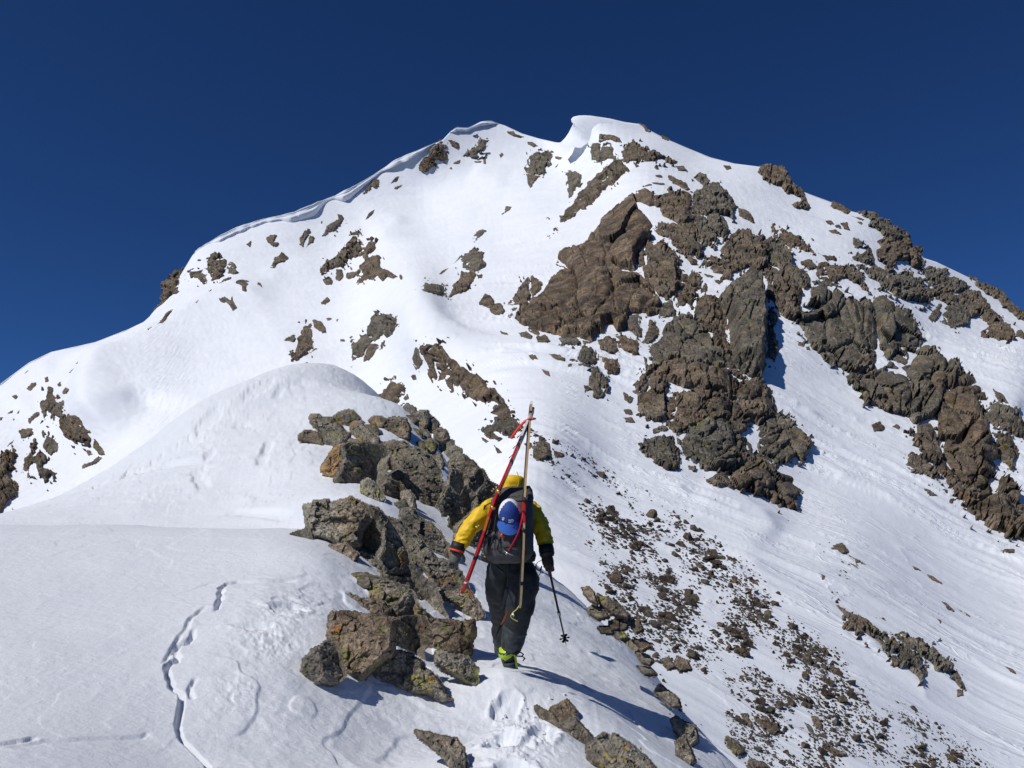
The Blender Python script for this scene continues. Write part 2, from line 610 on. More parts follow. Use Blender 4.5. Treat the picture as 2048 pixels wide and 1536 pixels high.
# the far side of the crest
back = []
for k, (dy, dz) in enumerate([(0.6, -0.05), (1.6, -0.5), (4, -2.4), (9, -7), (20, -17), (45, -40)]):
    B = P[0].copy()
    B[:, 1] += dy
    B[:, 2] += dz
    back.insert(0, B)
PM = np.concatenate([np.array(back), P], 0)
nb = len(back)
keep = np.ones((NR + nb - 1, NC - 1), bool)
keep[nb:, :] &= ~((UU[:-1, :-1] < 560) & (VV[:-1, :-1] > 1190))
mountain = link('mountain', mesh_np('mountain', PM.reshape(-1, 3), quads(NR + nb, NC, keep), M_SNOW_FAR), kind='structure')

# ------------------------------------------------------------------ the near ridge
def ramp_s(u, v, k=0.5):
    r = ray(u, v)
    return -1.596 / (r[2] + k * r[0] - 0.056 * r[1])


NCP = [
    (0, 1536, 3.7), (400, 1536, 4.3), (800, 1536, 5.0), (1050, 1536, 5.4), (-500, 1536, 3.6), (0, 1300, 5.3), (300, 1300, 5.6), (560, 1300, 5.9),
    (780, 1440, 5.7), (560, 1430, 5.1), (0, 1150, 7.3), (300, 1150, 7.5), (540, 1150, 7.7), (0, 1052, 10.0), (300, 1054, 10.2), (540, 1060, 10.0), (-500, 1052, 10),
    (0, 1078, 12.2), (300, 1080, 12.2), (560, 1085, 11.4), (-500, 1090, 12.4), (300, 1036, 14), (0, 1046, 14.6), (0, 1030, 17), (-500, 1060, 17), (240, 950, 19), (400, 805, 22),
    (520, 752, 23.5), (590, 740, 24), (680, 770, 23.5), (760, 805, 22.8), (830, 835, 22), (300, 960, 17), (400, 900, 18.5), (500, 850, 20), (600, 800, 21.5),
    (450, 1000, 14.8), (560, 1000, 13.6), (600, 930, 15.8), (700, 880, 18.3), (650, 980, 13),
    (240, 1020, 25), (400, 890, 29), (590, 830, 32), (760, 880, 30), (0, 1110, 22), (830, 920, 28), (-500, 1130, 22), (-300, 1300, 36), (200, 1100, 36), (600, 950, 42), (900, 1000, 34),
    (700, 1010, 12.0), (730, 1080, 10), (880, 990, 16.5), (930, 1080, 13.5), (850, 1060, 12.2), (860, 1200, 9.2), (930, 1290, 7.9), (880, 1340, 7.0), (600, 1390, 5.4),
    (640, 1120, 8.2), (640, 1250, 6.4),
]
_np = [at(u, v, s) for (u, v, s) in NCP]
for (u, v) in [(1020, 1345), (1150, 1350), (1250, 1400), (1150, 1250), (1080, 1200), (1050, 1450), (1200, 1480), (1330, 1490), (1000, 1200), (960, 1150), (1250, 1536), (1420, 1536)]:
    _np.append(at(u, v, ramp_s(u, v)))
for (u, v) in [(1150, 1195), (1250, 1290), (1330, 1390), (1450, 1520), (1520, 1640)]:
    e = at(u, v, ramp_s(u, v))
    _np.append(e)
    _np.append(e + np.array([1.2, 0.2, -1.5]))
    _np.append(e + np.array([3.0, 0.4, -4.4]))
for p in [(2, 23, -5), (0, 26, -4), (-3, 32, -2), (8, 13, -8), (6, 5, -5.5), (1.2, 1.5, -0.6), (0, 1.5, 0.0), (-1.5, 1.5, 0.25), (3, 30, -9), (3.2, 2, -2.2)]:
    _np.append(np.array(p, float))
_np = np.array(_np)
_nt = TPS(_np[:, :2] / 10.0, _np[:, 2], 1e-4)
NA, NY = 900, 640
aa = np.linspace(-0.82, 0.46, NA)
yy = np.exp(np.interp(np.arange(NY), [0, 35, 430, 610, NY - 1], np.log([1.6, 3.4, 9.0, 27.0, 38.0])))
_ia = np.linspace(0, NA - 1, 150)
_iy = np.linspace(0, NY - 1, 160)
_ac = np.interp(_ia, np.arange(NA), aa)
_yc = np.interp(_iy, np.arange(NY), yy)
_X = np.stack([_ac[None, :] * _yc[:, None], np.repeat(_yc[:, None], 150, 1)], -1)
ZC = _nt(_X / 10.0)
_gi, _gj = np.meshgrid(np.arange(NA), np.arange(NY))
ZN = bil(ZC, _gi * 149.0 / (NA - 1), _gj * 159.0 / (NY - 1))
# soften the bilinear facets
for _ in range(3):
    ZN[:, 2:-2] = (ZN[:, :-4] + ZN[:, 1:-3] * 2 + ZN[:, 2:-2] * 2 + ZN[:, 3:-1] * 2 + ZN[:, 4:]) / 8
    ZN[2:-2] = (ZN[:-4] + ZN[1:-3] * 2 + ZN[2:-2] * 2 + ZN[3:-1] * 2 + ZN[4:]) / 8


def n_hit(u, v, z=None):
    """first point where the line of sight meets the near ridge; nan when it passes over"""
    z = ZN if z is None else z
    r = ray(u, v)
    a = r[0] / r[1]
    b = r[2] / r[1]
    x = np.clip((a - aa[0]) / (aa[1] - aa[0]), 0, NA - 1.001)
    i = int(x)
    f = x - i
    col = z[:, i] * (1 - f) + z[:, i + 1] * f
    g = col - (b * yy + EYE[2])
    k = np.nonzero((g[:-1] < 0) & (g[1:] >= 0))[0]
    if g[0] >= 0 or len(k) == 0:
        return None
    j = k[0]
    t = g[j] / (g[j] - g[j + 1])
    y = yy[j] * (1 - t) + yy[j + 1] * t
    return np.array([a * y, y, b * y + EYE[2]])


def n_z(x, y):
    a = np.asarray(x) / np.asarray(y)
    gx = (a - aa[0]) / (aa[1] - aa[0])
    gy = np.interp(y, yy, np.arange(NY))
    return bil(ZN, gx, gy)


XN = aa[None, :] * yy[:, None]
YN = np.repeat(yy[:, None], NA, 1)


def px_curve(pts, n=6):
    """points of the photograph carried onto the near ridge"""
    out = []
    pts = np.array(pts, float)
    for k in range(len(pts) - 1):
        for t in np.linspace(0, 1, n, endpoint=False):
            out.append(pts[k] * (1 - t) + pts[k + 1] * t)
    out.append(pts[-1])
    res = [n_hit(*p) for p in out]
    return np.array([r[:2] for r in res if r is not None])


def crack(pts, h, w, jag=0.012, seed=0, gap=0.012):
    """edge of a wind slab: the side to the right of the line lies lower"""
    C = px_curve(pts)
    if len(C) < 3:
        return
    C = C + np.stack([vnoise(np.stack([np.arange(len(C)) * 0.45, C[:, 0] * 0, C[:, 0] * 0 + k], -1), 60 + seed) for k in (0, 7)], -1) * jag * C[:, 1:2] / 5
    lo, hi = C.min(0) - 3 * w, C.max(0) + 3 * w
    m = (XN > lo[0]) & (XN < hi[0]) & (YN > lo[1]) & (YN < hi[1])
    if not m.any():
        return
    Q = np.stack([XN[m], YN[m]], -1)
    best = np.full(len(Q), 1e9)
    sd = np.zeros(len(Q))
    tp = np.zeros(len(Q))
    nrm = np.zeros((len(Q), 2))
    L = len(C) - 1
    for k in range(L):
        d = C[k + 1] - C[k]
        l2 = d @ d + 1e-12
        t = np.clip(((Q - C[k]) @ d) / l2, 0, 1)
        e = Q - C[k] - t[:, None] * d
        dd = (e * e).sum(1)
        s = np.sign(d[0] * (Q[:, 1] - C[k][1]) - d[1] * (Q[:, 0] - C[k][0]))
        b = dd < best
        best = np.where(b, dd, best)
        sd = np.where(b, s, sd)
        tp = np.where(b, (k + t) / L, tp)
        nrm[b] = np.array([d[1], d[0]]) / math.sqrt(l2)
    dist = np.sqrt(best) * sd
    taper = sstep(0, 0.12, tp) * sstep(1, 0.88, tp)
    hh = h * taper * (0.9 + 0.25 * vnoise(np.stack([tp * 14, tp * 0, tp * 0], -1), 90 + seed))
    cell = Q[:, 1] * (0.0035 * np.abs(nrm[:, 0]) + 0.0055 * np.abs(nrm[:, 1])) * (1 + 1.2 * (Q[:, 1] > 9))
    wt = np.maximum(cell * 0.9, gap)                       # the open gap under the lip
    tr = np.clip(1 - np.abs(dist + wt * 0.6) / wt, 0, 1)
    add = -hh * sstep(0, 0.7, tr) + np.where(dist < 0, -hh * 0.35 * np.exp(dist / w) * sstep(0, 1, -dist / cell), hh * 0.18 * np.exp(-dist / w))
    ZN[m] += add


def dent(u, v, rx, ry, depth, rot=0.0, rim=0.3):
    c = n_hit(u, v)
    if c is None:
        return
    m = (np.abs(XN - c[0]) < 3 * max(rx, ry)) & (np.abs(YN - c[1]) < 3 * max(rx, ry))
    dx, dy = XN[m] - c[0], YN[m] - c[1]
    x = (dx * math.cos(rot) + dy * math.sin(rot)) / rx
    y = (-dx * math.sin(rot) + dy * math.cos(rot)) / ry
    r = np.sqrt(x * x + y * y) * (1 + 0.25 * vnoise(np.stack([XN[m] * 14, YN[m] * 14, dx * 0], -1), 77))
    ZN[m] += -depth * sstep(1.0, 0.72, r) + depth * rim * np.exp(-((r - 1.15) / 0.22) ** 2)
# wind-slab edges and hollows of the near snow (points listed from the bottom of the photograph upwards)
crack([(420, 1545), (410, 1536), (363, 1487), (349, 1449), (354, 1391), (340, 1379), (331, 1358), (325, 1332), (346, 1320), (352, 1288), (381, 1276), (384, 1250)], 0.042, 0.12, seed=1, gap=0.006)
crack([(315, 1332), (352, 1279), (378, 1238), (413, 1212)], 0.02, 0.05, seed=2)
crack([(425, 1228), (436, 1200), (435, 1180), (451, 1167), (475, 1163), (542, 1165), (598, 1163)], 0.04, 0.12, seed=3, gap=0.008)
#crack([(385, 1536), (350, 1480), (330, 1440), (322, 1415)], 0.02, 0.08, seed=4)
crack([(0, 1499), (88, 1484), (176, 1479), (264, 1473), (305, 1464)], 0.012, 0.25, seed=5)
crack([(-60, 1505), (0, 1490), (80, 1476)], 0.02, 0.12, seed=15)
crack([(378, 1400), (374, 1380), (388, 1358)], 0.02, 0.1, seed=6)
crack([(234, 967), (249, 952), (278, 940), (337, 926), (404, 917), (410, 908), (431, 896)], 0.08, 0.8, seed=7)
crack([(398, 987), (387, 964), (384, 946), (410, 934)], 0.06, 0.5, seed=8)
crack([(510, 936), (513, 920), (524, 902), (530, 882)], 0.07, 0.6, seed=9)
crack([(460, 860), (475, 851), (495, 846)], 0.07, 0.7, seed=10)
crack([(470, 1019), (490, 1018), (527, 1021), (598, 1027)], 0.045, 0.6, seed=11)
#crack([(470, 1046), (520, 1036), (590, 1040)], 0.05, 0.4, seed=12)
crack([(180, 978), (200, 970), (222, 962)], 0.07, 0.6, seed=13)
crack([(540, 800), (560, 770), (600, 760), (640, 770)], 0.06, 0.7, seed=14)
#crack([(560, 1480), (600, 1430), (650, 1415), (720, 1420)], 0.015, 0.2, seed=16)
#crack([(480, 1520), (530, 1490), (560, 1455)], 0.03, 0.2, seed=17)
#crack([(640, 1520), (690, 1470), (760, 1440), (800, 1450)], 0.04, 0.25, seed=18)
#crack([(900, 1536), (940, 1490), (960, 1440), (940, 1400)], 0.035, 0.25, seed=19)
for k, (u, v, rx, ry, dp) in enumerate([(345, 907, .5, .9, .05), (520, 775, .3, .8, .05), (420, 842, .3, .8, .05), (505, 1256, .16, .05, .025), (577, 1218, .16, .14, .04),
                          (1014, 1418, .10, .15, .055), (1004, 1490, .11, .16, .06), (1087, 1470, .10, .14, .055), (1030, 1545, .11, .15, .06)]):
    dent(u, v, rx, ry, dp, rot=0.3 * (k % 5) - 0.6)
# crumbled snow beside the tracks and in the trampled patch
_pu, _pv, _pd = proj(np.stack([XN, YN, ZN], -1))
for (u0, v0, ru, rv, am) in [(540, 1280, 60, 45, .010), (1045, 1470, 75, 60, .016), (590, 1215, 50, 30, .008), (470, 1390, 50, 40, .006)]:
    wgt = np.exp(-((_pu - u0) / ru) ** 2 - ((_pv - v0) / rv) ** 2)
    m_ = wgt > 0.03
    q_ = np.stack([XN[m_] * 30, YN[m_] * 30, ZN[m_] * 0], -1)
    ZN[m_] += wgt[m_] * am * (facet(q_, 5, 1.2, 0.5, 0, True) + fbm(q_ * 0.3, 3, 6) * 1.5)
P3 = np.stack([XN, YN, ZN], -1)
_pu, _pv, _pd = proj(P3)
rough = 0.22 + 0.78 * sstep(330, 520, _pu - (_pv - 1300) * -0.1) * sstep(1120, 1200, _pv) * sstep(1080, 940, _pu)
rough = rough + 0.35 * sstep(940, 1080, _pu) + 0.26 * sstep(1030, 1000, _pv)
k = np.clip(YN / 6.0, 0.6, 3.0)
wv = P3 * np.array([1.5, 3.2, 1.0]) + vnoise(P3 * 0.9, 2)[..., None] * 0.6
rd = 1 - np.abs(fbm(wv / k[..., None], 3, 8))
t = fbm(P3 * 0.55, 4, 43) * 4.0
ter = t - np.floor(t)
ter = sstep(0, 0.08, ter) - ter
ZN = ZN + k * (fbm(P3 * 0.6, 3, 12) * 0.022 + rough * (rd ** 3 * 0.016 + ter * 0.016 + fbm(P3 * 5.0, 3, 9) * 0.011 + fbm(P3 * 17.0, 2, 19) * 0.0045))
_keep = np.ones((NY - 1, NA - 1), bool)
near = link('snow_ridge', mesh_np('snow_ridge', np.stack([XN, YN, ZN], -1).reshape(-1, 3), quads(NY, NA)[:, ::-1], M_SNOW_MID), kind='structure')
# ------------------------------------------------------------------ rock: outlines read off the photograph in enlarged windows
WIN = {'R1': (0, 200, 2.926), 'R2': (600, 200, 2.926), 'R3': (1000, 200, 3.4133), 'R4': (1448, 280, 3.4133), 'R5': (0, 700, 3.4133),
       'R6': (550, 600, 3.4133), 'R7': (1000, 550, 3.4133), 'R8': (1448, 600, 3.4133), 'R9': (560, 950, 3.0727), 'R12': (1050, 900, 3.4133),
       'R13': (1448, 1086, 3.4133), 'R15': (800, 1236, 3.4133), 'R16': (600, 800, 5.12), 'PX': (0, 0, 1.0)}


def poly(win, s):
    x0, y0, k = WIN[win]
    return np.array([[x0 + float(a) / k, y0 + float(b) / k] for a, b in (t.split(',') for t in s.split())])


def sdf(poly_, U, V):
    """signed distance, positive inside"""
    n = len(poly_)
    best = np.full(U.shape, 1e18)
    ins = np.zeros(U.shape, bool)
    for k in range(n):
        a = poly_[k]
        b = poly_[(k + 1) % n]
        d = b - a
        t = np.clip(((U - a[0]) * d[0] + (V - a[1]) * d[1]) / (d @ d + 1e-9), 0, 1)
        ex, ey = U - a[0] - t * d[0], V - a[1] - t * d[1]
        best = np.minimum(best, ex * ex + ey * ey)
        c = ((a[1] > V) != (b[1] > V)) & (U < (b[0] - a[0]) * (V - a[1]) / (b[1] - a[1] + 1e-12) + a[0])
        ins ^= c
    r = np.sqrt(best)
    return np.where(ins, r, -r)


def area(p):
    x, y = p[:, 0], p[:, 1]
    return abs(np.sum(x * np.roll(y, -1) - y * np.roll(x, -1))) / 2


def close_back(V, F, T):
    """add a far side so that the rock is a solid: T is the vector per vertex towards the far side"""
    n = len(V)
    e = np.concatenate([F[:, [0, 1]], F[:, [1, 2]], F[:, [2, 3]], F[:, [3, 0]]])
    key = np.sort(e, 1)
    k64 = key[:, 0].astype(np.int64) * n + key[:, 1]
    _, idx, cnt = np.unique(k64, return_index=True, return_counts=True)
    be = e[idx[cnt == 1]]
    side = np.stack([be[:, 1], be[:, 0], be[:, 0] + n, be[:, 1] + n], 1)
    return np.concatenate([V, V + T]), np.concatenate([F, F[:, ::-1] + n, side])


def compact(V, F):
    used = np.unique(F)
    m = np.zeros(len(V), np.int64)
    m[used] = np.arange(len(used))
    return V[used], m[F]


ROCK_COUNT = [0]
REG = []                                      # (label, centre in the photograph) of every rock with a label of its own
SMALLS = []                                   # (object, centre) of the small rocks, labelled at the end
STRATA = np.array([[0.80, -0.25, -0.55], [0.45, 0.85, 0.25], [0.40, -0.45, 0.80]])


def rock_mesh(pl, seed, base, h=1.0, ridge=None, slopes=(0.55, 1.5), lean=0.25, rough=1.0, cell=1.0, step=2.2, mat=None, solid=False, round_=3.0, near_up=1.0, noise_edge=1.0, grow=0.4, ang=0.6, crumbs=True, veins=0.62):
    """a broken rock standing out of the slope inside the outline pl"""
    A = area(pl)
    size = math.sqrt(A)
    lo, hi = pl.min(0), pl.max(0)
    c = (lo + hi) / 2
    w, hgt = hi - lo
    mrg = 14 if base == 'M' else 7
    uu_ = np.arange(lo[0] - mrg, hi[0] + mrg + step, step)
    vv_ = np.arange(lo[1] - mrg, hi[1] + mrg + step, step)
    U, V = np.meshgrid(uu_, vv_)
    d = sdf(pl, U, V)
    sc_ = min(1.0, size / (38.0 if base == 'M' else 60.0)) * noise_edge * (1.2 if base == 'M' else 1.0)
    U3 = np.stack([U, V, U * 0 + seed * 3.1], -1)
    jit = fbm(U3 / np.array([14.0, 14.0, 1.0]), 3, seed) * 3.2 * sc_ + facet(U3 / np.array([17.0, 13.0, 1.0]), seed + 7, 0.6, 0.7, 0, True) * 3.4 * sc_ + facet(U3 / np.array([7.0, 6.0, 1.0]), seed + 8, 0.5, 0.6, 0, True) * 1.5 * sc_
    if base == 'M' and size > 26 and crumbs and not solid:
        isl = fbm(U3 / np.array([6.5, 5.0, 1.0]) + 9.0, 2, seed + 31) * 15.0 - 5.2 - 0.33 * np.abs(d)
        isl = np.where(V < sky_v(U) + 14, -99.0, isl)
        d = np.maximum(d, np.where(d < -2.5, isl, -99))
    d = d + jit + grow
    hm = h * (0.22 if base == 'M' else 0.34) * min(size, 95.0)                       # crown height in pixels
    if base == 'M':
        B = m_pos(U, V)
        s0 = m_depth(c[0], c[1])
        pm = m_depth(U, V) / FPX
        n = m_normal(np.array([c[0]]), np.array([c[1]]), 30.0)[0]
        tocam = EYE - m_pos(c[0], c[1])
        tocam /= np.linalg.norm(tocam)
        dr = 0.55 * n + 0.45 * tocam
        dr /= np.linalg.norm(dr)
        # keep the mean outline where it was traced
        b0 = m_pos(c[0], c[1])
        p0 = np.array(proj(b0)[:2])
        p1 = np.array(proj(b0 + dr * hm * 0.35 * s0 / FPX)[:2])
        sh = p1 - p0
        U2, V2 = U - sh[0], V - sh[1]
        B = m_base(U2, V2)
    else:
        k = np.argmax(pl[:, 1])
        bot = pl[k]
        hit = n_hit(bot[0], bot[1] - 2)
        if base != 'N':
            s0 = float(base)
        else:
            s0 = proj(hit)[2] if hit is not None else 8.0
        # the rock leans back from its foot
        S_ = s0 * (1 + near_up * (bot[1] - V) / FPX - 0.10 * (U - bot[0]) / FPX * 0)
        B = at(U, V, S_)
        pm = S_ / FPX
        dr = EYE - at(c[0], c[1], s0)
        dr /= np.linalg.norm(dr)
        dr = dr + np.array([0, 0, 0.15])
        dr /= np.linalg.norm(dr)
    xn = (U - lo[0]) / max(w, 1)
    yn = (V - lo[1]) / max(hgt, 1)
    rg = ridge if ridge is not None else 0.55 + 0.3 * ((seed * 0.618) % 1)
    xr = xn - rg - lean * (yn - 0.5)
    cap = hm * (1.0 + np.where(xr < 0, slopes[0] * xr * 2.0, -slopes[1] * xr * 2.0)) * (0.85 + 0.25 * yn)
    edge = (round_ * 1.4 if base == 'M' else round_) * d
    k_ = 0.05 * hm + 0.4
    rel = np.where(np.abs(edge - cap) < k_ * 2, np.minimum(edge, cap) - np.clip(k_ - np.abs(edge - cap) / 2, 0, None) ** 2 / (2 * k_), np.minimum(edge, cap))
    mpx = float(np.mean(pm))
    ca, sa = math.cos(ang), math.sin(ang)
    dd_ = np.log(np.maximum(pm, 1e-6)) * FPX * 0.12
    Q = np.stack([U * ca + V * sa, -U * sa + V * ca, dd_ + seed * 11.3], -1)
    jn = 1.0 if base == 'M' else 0.28
    amp = np.clip((d + 1) / (5.0 if base == 'M' else 8.0), 0, 1) * rough * min(1.0, size / 45.0)
    cs = cell * np.clip(size / 130.0, 0.35, 1.25)
    if base != 'M':
        cs = cs * 1.25
    warp = np.stack([vnoise(Q / (40 * cs), seed + k) for k in (1, 2, 3)], -1)
    f = facet(Q / np.array([52.0, 38.0, 32.0]) / cs + warp * 0.3, seed, 1.15, 0.42, 0.8 * jn, True) * 12.0 * cs
    f += facet(Q / np.array([23.0, 16.0, 14.0]) / cs + warp * 0.5, seed + 50, 1.25, 0.48, 0.75 * jn, True) * 6.0 * cs
    f += facet(Q / np.array([9.5, 7.0, 6.5]) / max(cs, 0.6) + warp, seed + 90, 1.2, 0.45, 0.0, True) * 2.3 * max(cs, 0.6)
    f += fbm(Q / 6.0, 3, seed + 9) * 0.7
    rel = rel + f * amp * 0.9
    if base == 'M' and size > 42 and veins > 0:
        # joints wide enough to hold snow
        g = facet(Q / np.array([58.0, 40.0, 30.0]) + warp * 0.45 + 4.2, seed + 200, 0.0, 0.0, -1.0, True)
        gm = vnoise(Q / np.array([70.0, 40.0, 40.0]), seed + 210)
        gw = sstep(0.42, 0.72, g) * sstep(0.0, 0.35, gm + veins - 0.5)
        rel = rel * (1 - gw) + gw * np.minimum(rel, -1.5)
    rel = np.where(d < 0, np.maximum(round_ * d - 1.0, -9.0), rel)
    W = B + dr * (rel * pm)[..., None]
    fk = (d[:-1, :-1] > -4.5) | (d[1:, :-1] > -4.5) | (d[:-1, 1:] > -4.5) | (d[1:, 1:] > -4.5)
    if solid:
        fk = (d[:-1, :-1] > -1.0) | (d[1:, :-1] > -1.0) | (d[:-1, 1:] > -1.0) | (d[1:, 1:] > -1.0)
    F = quads(U.shape[0], U.shape[1], fk)
    Vx = W.reshape(-1, 3)
    if solid:
        th = (np.clip(d, 0, 0.42 * size) * 1.5 + 2.0) * pm
        away = -dr + np.array([0, 0.2, -0.25])
        away /= np.linalg.norm(away)
        T = (B + away * th[..., None] - W).reshape(-1, 3)
        Vx, F = close_back(Vx, F, T)
    Vx, F = compact(Vx, F)
    return Vx, F


def rock(name, label, win, outline, cat='rock', group=None, mat=None, base='M', parent=None, seed=None, **kw):
    ROCK_COUNT[0] += 1
    seed = seed if seed is not None else ROCK_COUNT[0] * 7 + 3
    pl = outline if not isinstance(outline, str) else poly(win, outline)
    Vx, F = rock_mesh(pl, seed, base, **kw)
    if mat is None:
        mat = ROCK_FAR[(seed * 5) % 3]
    c = Vx.mean(0)
    if parent is None and group is None:
        REG.append((label, pl.mean(0)))
    if parent is None:
        me = mesh_np(name, Vx - c, F, mat, smooth=False)
        o = link(name, me, None, label=label, category=cat, group=group, kind='thing')
        o.location = c
        if group is not None:
            SMALLS.append((o, pl.mean(0)))
    else:
        pc = np.array(parent.location)
        me = mesh_np(name, Vx - pc, F, mat, smooth=False)
        o = link(name, me, parent, label=label)
    return o


def outcrop(name, label, win, outlines, cat='rock', mats=None, **kw):
    """one outcrop of several separate blocks"""
    pls = [poly(win if isinstance(win, str) else win[k], s) for k, s in enumerate(outlines)]
    if len(pls) == 1:
        return rock(name, label, win, pls[0], cat, mat=mats, **kw)
    c = np.mean([p.mean(0) for p in pls], 0)
    REG.append((label, c))
    loc = m_pos(c[0], c[1]) if kw.get('base', 'M') == 'M' else n_hit(*c)
    e = empty(name, loc, label=label, category=cat, kind='thing')
    for k, p in enumerate(pls):
        m = mats[k] if isinstance(mats, (list, tuple)) else mats
        rock('rock_block', None, None, p, parent=e, mat=m, **kw)
    return e
# ------------------------------------------------------------------ the rocks of the mountain
GR = ROCK_FAR[2]
BR = ROCK_FAR[0]
WM = ROCK_FAR[1]
# left skyline and bowl
outcrop('skyline_cliff', 'layered brown cliff jutting from the left skyline below the end of the cornice', 'R1',
        ['1060,975 1085,995 1050,1030 1075,1065 1080,1120 1060,1170 1020,1180 990,1210 940,1240 885,1260 892,1220 930,1190 940,1150 958,1120 948,1090 985,1040 1015,995'], 'cliff', BR, solid=True, h=0.9)
outcrop('rock_outcrop', 'blocky brown outcrop in three pieces right of the skyline cliff', 'R1',
        ['1270,915 1290,935 1270,970 1330,945 1340,975 1340,1045 1320,1080 1300,1110 1260,1112 1250,1060 1225,1020 1225,990 1240,975 1235,930',
         '1355,965 1385,990 1400,1030 1420,1055 1390,1075 1350,1055 1345,1000',
         '1135,1035 1165,1040 1200,1030 1225,1045 1230,1080 1230,1115 1190,1125 1175,1095 1135,1080 1120,1050'], 'rock', [BR, GR, BR])
outcrop('rock_outcrop', 'small paired crag just above the snow rib under the long cornice', 'R1',
        ['1645,880 1670,890 1695,920 1650,940 1625,960 1610,985 1578,988 1600,940 1605,905 1625,910'], 'rock', BR)
outcrop('rock_outcrop', 'ragged small rocks below the middle of the cornice', 'R1',
        ['1555,800 1590,785 1625,785 1610,810 1600,830 1635,830 1615,855 1590,850 1565,820'], 'rock', BR)
outcrop('rock_outcrop', 'ring of broken rocks under the right end of the long cornice', 'R1',
        ['1755,800 1800,745 1830,760 1812,785 1780,815 1775,850 1750,840', '1812,790 1845,800 1830,825 1790,855 1805,825'], 'rock', GR)
outcrop('rock_outcrop', 'low rock pair beside the blue-edged drift on the left bowl', 'R1',
        ['1315,1160 1345,1115 1385,1100 1390,1130 1350,1150 1320,1165', '1410,1155 1440,1125 1490,1105 1490,1150 1470,1195 1450,1190 1445,1165'], 'rock', BR)
outcrop('rock_outcrop', 'scattered dark rocks where the drift ends in the left bowl', 'R1',
        ['1315,1265 1350,1255 1380,1260 1395,1235 1405,1270 1420,1285 1390,1305 1370,1275 1330,1280', '1520,1110 1535,1105 1550,1135 1525,1135'], 'rock', GR)
outcrop('rock_outcrop', 'thin string of rocks on the crest of the left snow rib', 'R1',
        ['960,1430 1000,1370 1040,1335 1075,1325 1020,1380 985,1425', '895,1465 930,1445 905,1470'], 'rock', BR)
outcrop('rock_outcrop', 'oblong rock right under the cornice, above the tall bowl cliff', 'R2',
        ['130,790 160,735 215,690 220,660 250,665 270,695 225,740 165,785 120,805'], 'rock', GR)
outcrop('rock_outcrop', 'brown rounded crag below the left summit', 'R2',
        ['830,235 860,245 880,280 905,300 880,330 850,350 800,355 805,380 770,385 740,405 710,420 702,370 720,335 755,320 760,290 790,265',
         '865,230 900,240 935,255 935,280 915,285 890,265'], 'rock', WM)
outcrop('rock_outcrop', 'wedge of pale rock right of the brown summit crag', 'R2',
        ['1050,235 1110,230 1120,243 1085,250 1090,270 1065,295 1030,305 1035,335 1015,340 985,320 945,325 975,300 1000,280 1035,260'], 'rock', GR)
outcrop('rock_outcrop', 'tower of stacked grey blocks in the notch below the two summits', 'R2',
        ['1330,345 1370,300 1400,298 1420,310 1440,298 1483,300 1480,320 1470,375 1440,400 1410,445 1345,430 1320,415 1312,385',
         '1322,440 1410,448 1375,480 1345,518 1335,490'], 'rock', GR, ridge=0.8)
outcrop('rock_outcrop', 'lone four-sided block on the snow left of the long rib', 'R2',
        ['1560,408 1620,420 1655,430 1645,480 1610,500 1605,540 1575,560 1560,520 1558,460'], 'rock', GR)
outcrop('rock_outcrop', 'broad split cliff in the middle of the left bowl', 'R2',
        ['385,735 405,740 395,775 425,820 400,835 380,875 360,895 320,900 290,930 265,965 240,970 195,975 150,990 95,1000 145,955 155,930 200,920 235,880 280,835 290,800 330,770 345,750',
         '405,840 440,840 430,875 390,900 400,920 440,910 480,925 480,950 470,970 490,1010 530,1020 560,1035 595,1055 560,1060 520,1045 500,1068 450,1030 425,1055 380,1045 335,1065 345,1010 350,960 370,945 360,900',
         '265,1010 300,1000 340,1005 325,1040 285,1050 265,1035', '210,985 250,990 260,1030 230,1055 205,1050', '130,1050 165,1030 195,1050 190,1085 150,1080'],
        'cliff', [BR, WM, GR, BR, GR])
outcrop('rock_outcrop', 'slender brown rock just under the cornice lip', 'R2', ['370,548 395,510 410,480 445,460 468,460 465,500 440,515 420,505 390,540'], 'rock', WM)
outcrop('rock_outcrop', 'small leaning rock at the edge between bowl and crest', 'R2', ['1010,800 1040,775 1075,758 1105,762 1060,800 1020,838 1008,825'], 'rock', GR)
outcrop('rock_outcrop', 'jumbled outcrop at the top of the snow crest', 'R2',
        ['955,890 1000,875 1060,845 1040,880 1080,910 1060,935 1100,965 1065,995 1030,1005 960,1000 955,950 958,910',
         '895,1075 935,1040 940,1010 1040,1010 1040,1025 1010,1070 970,1110 920,1130 850,1145 880,1130',
         '740,1100 775,1085 830,1100 845,1125 830,1160 770,1180 740,1190 720,1170 735,1130', '805,1030 885,980 870,1000 830,1030'], 'rock', [GR, WM, GR, BR])
outcrop('rock_outcrop', 'orange-brown boulder pair on the crest left of the big slab', 'R2',
        ['1050,1160 1080,1120 1120,1130 1140,1165 1130,1215 1095,1210 1050,1185', '1138,1180 1180,1190 1200,1240 1185,1262 1140,1250 1100,1225'], 'boulder', WM)
outcrop('rock_outcrop', 'upright split pillar of rock low in the left bowl', 'R6',
        ['240,150 265,160 255,195 270,240 265,290 230,340 215,370 150,415 120,400 105,365 135,350 150,320 150,245 180,220 200,180',
         '65,300 80,275 150,240 145,290 130,298', '260,140 310,150 340,170 350,220 325,225 290,190 265,180', '230,385 270,330 295,325'], 'rock', [WM, GR, BR, GR])
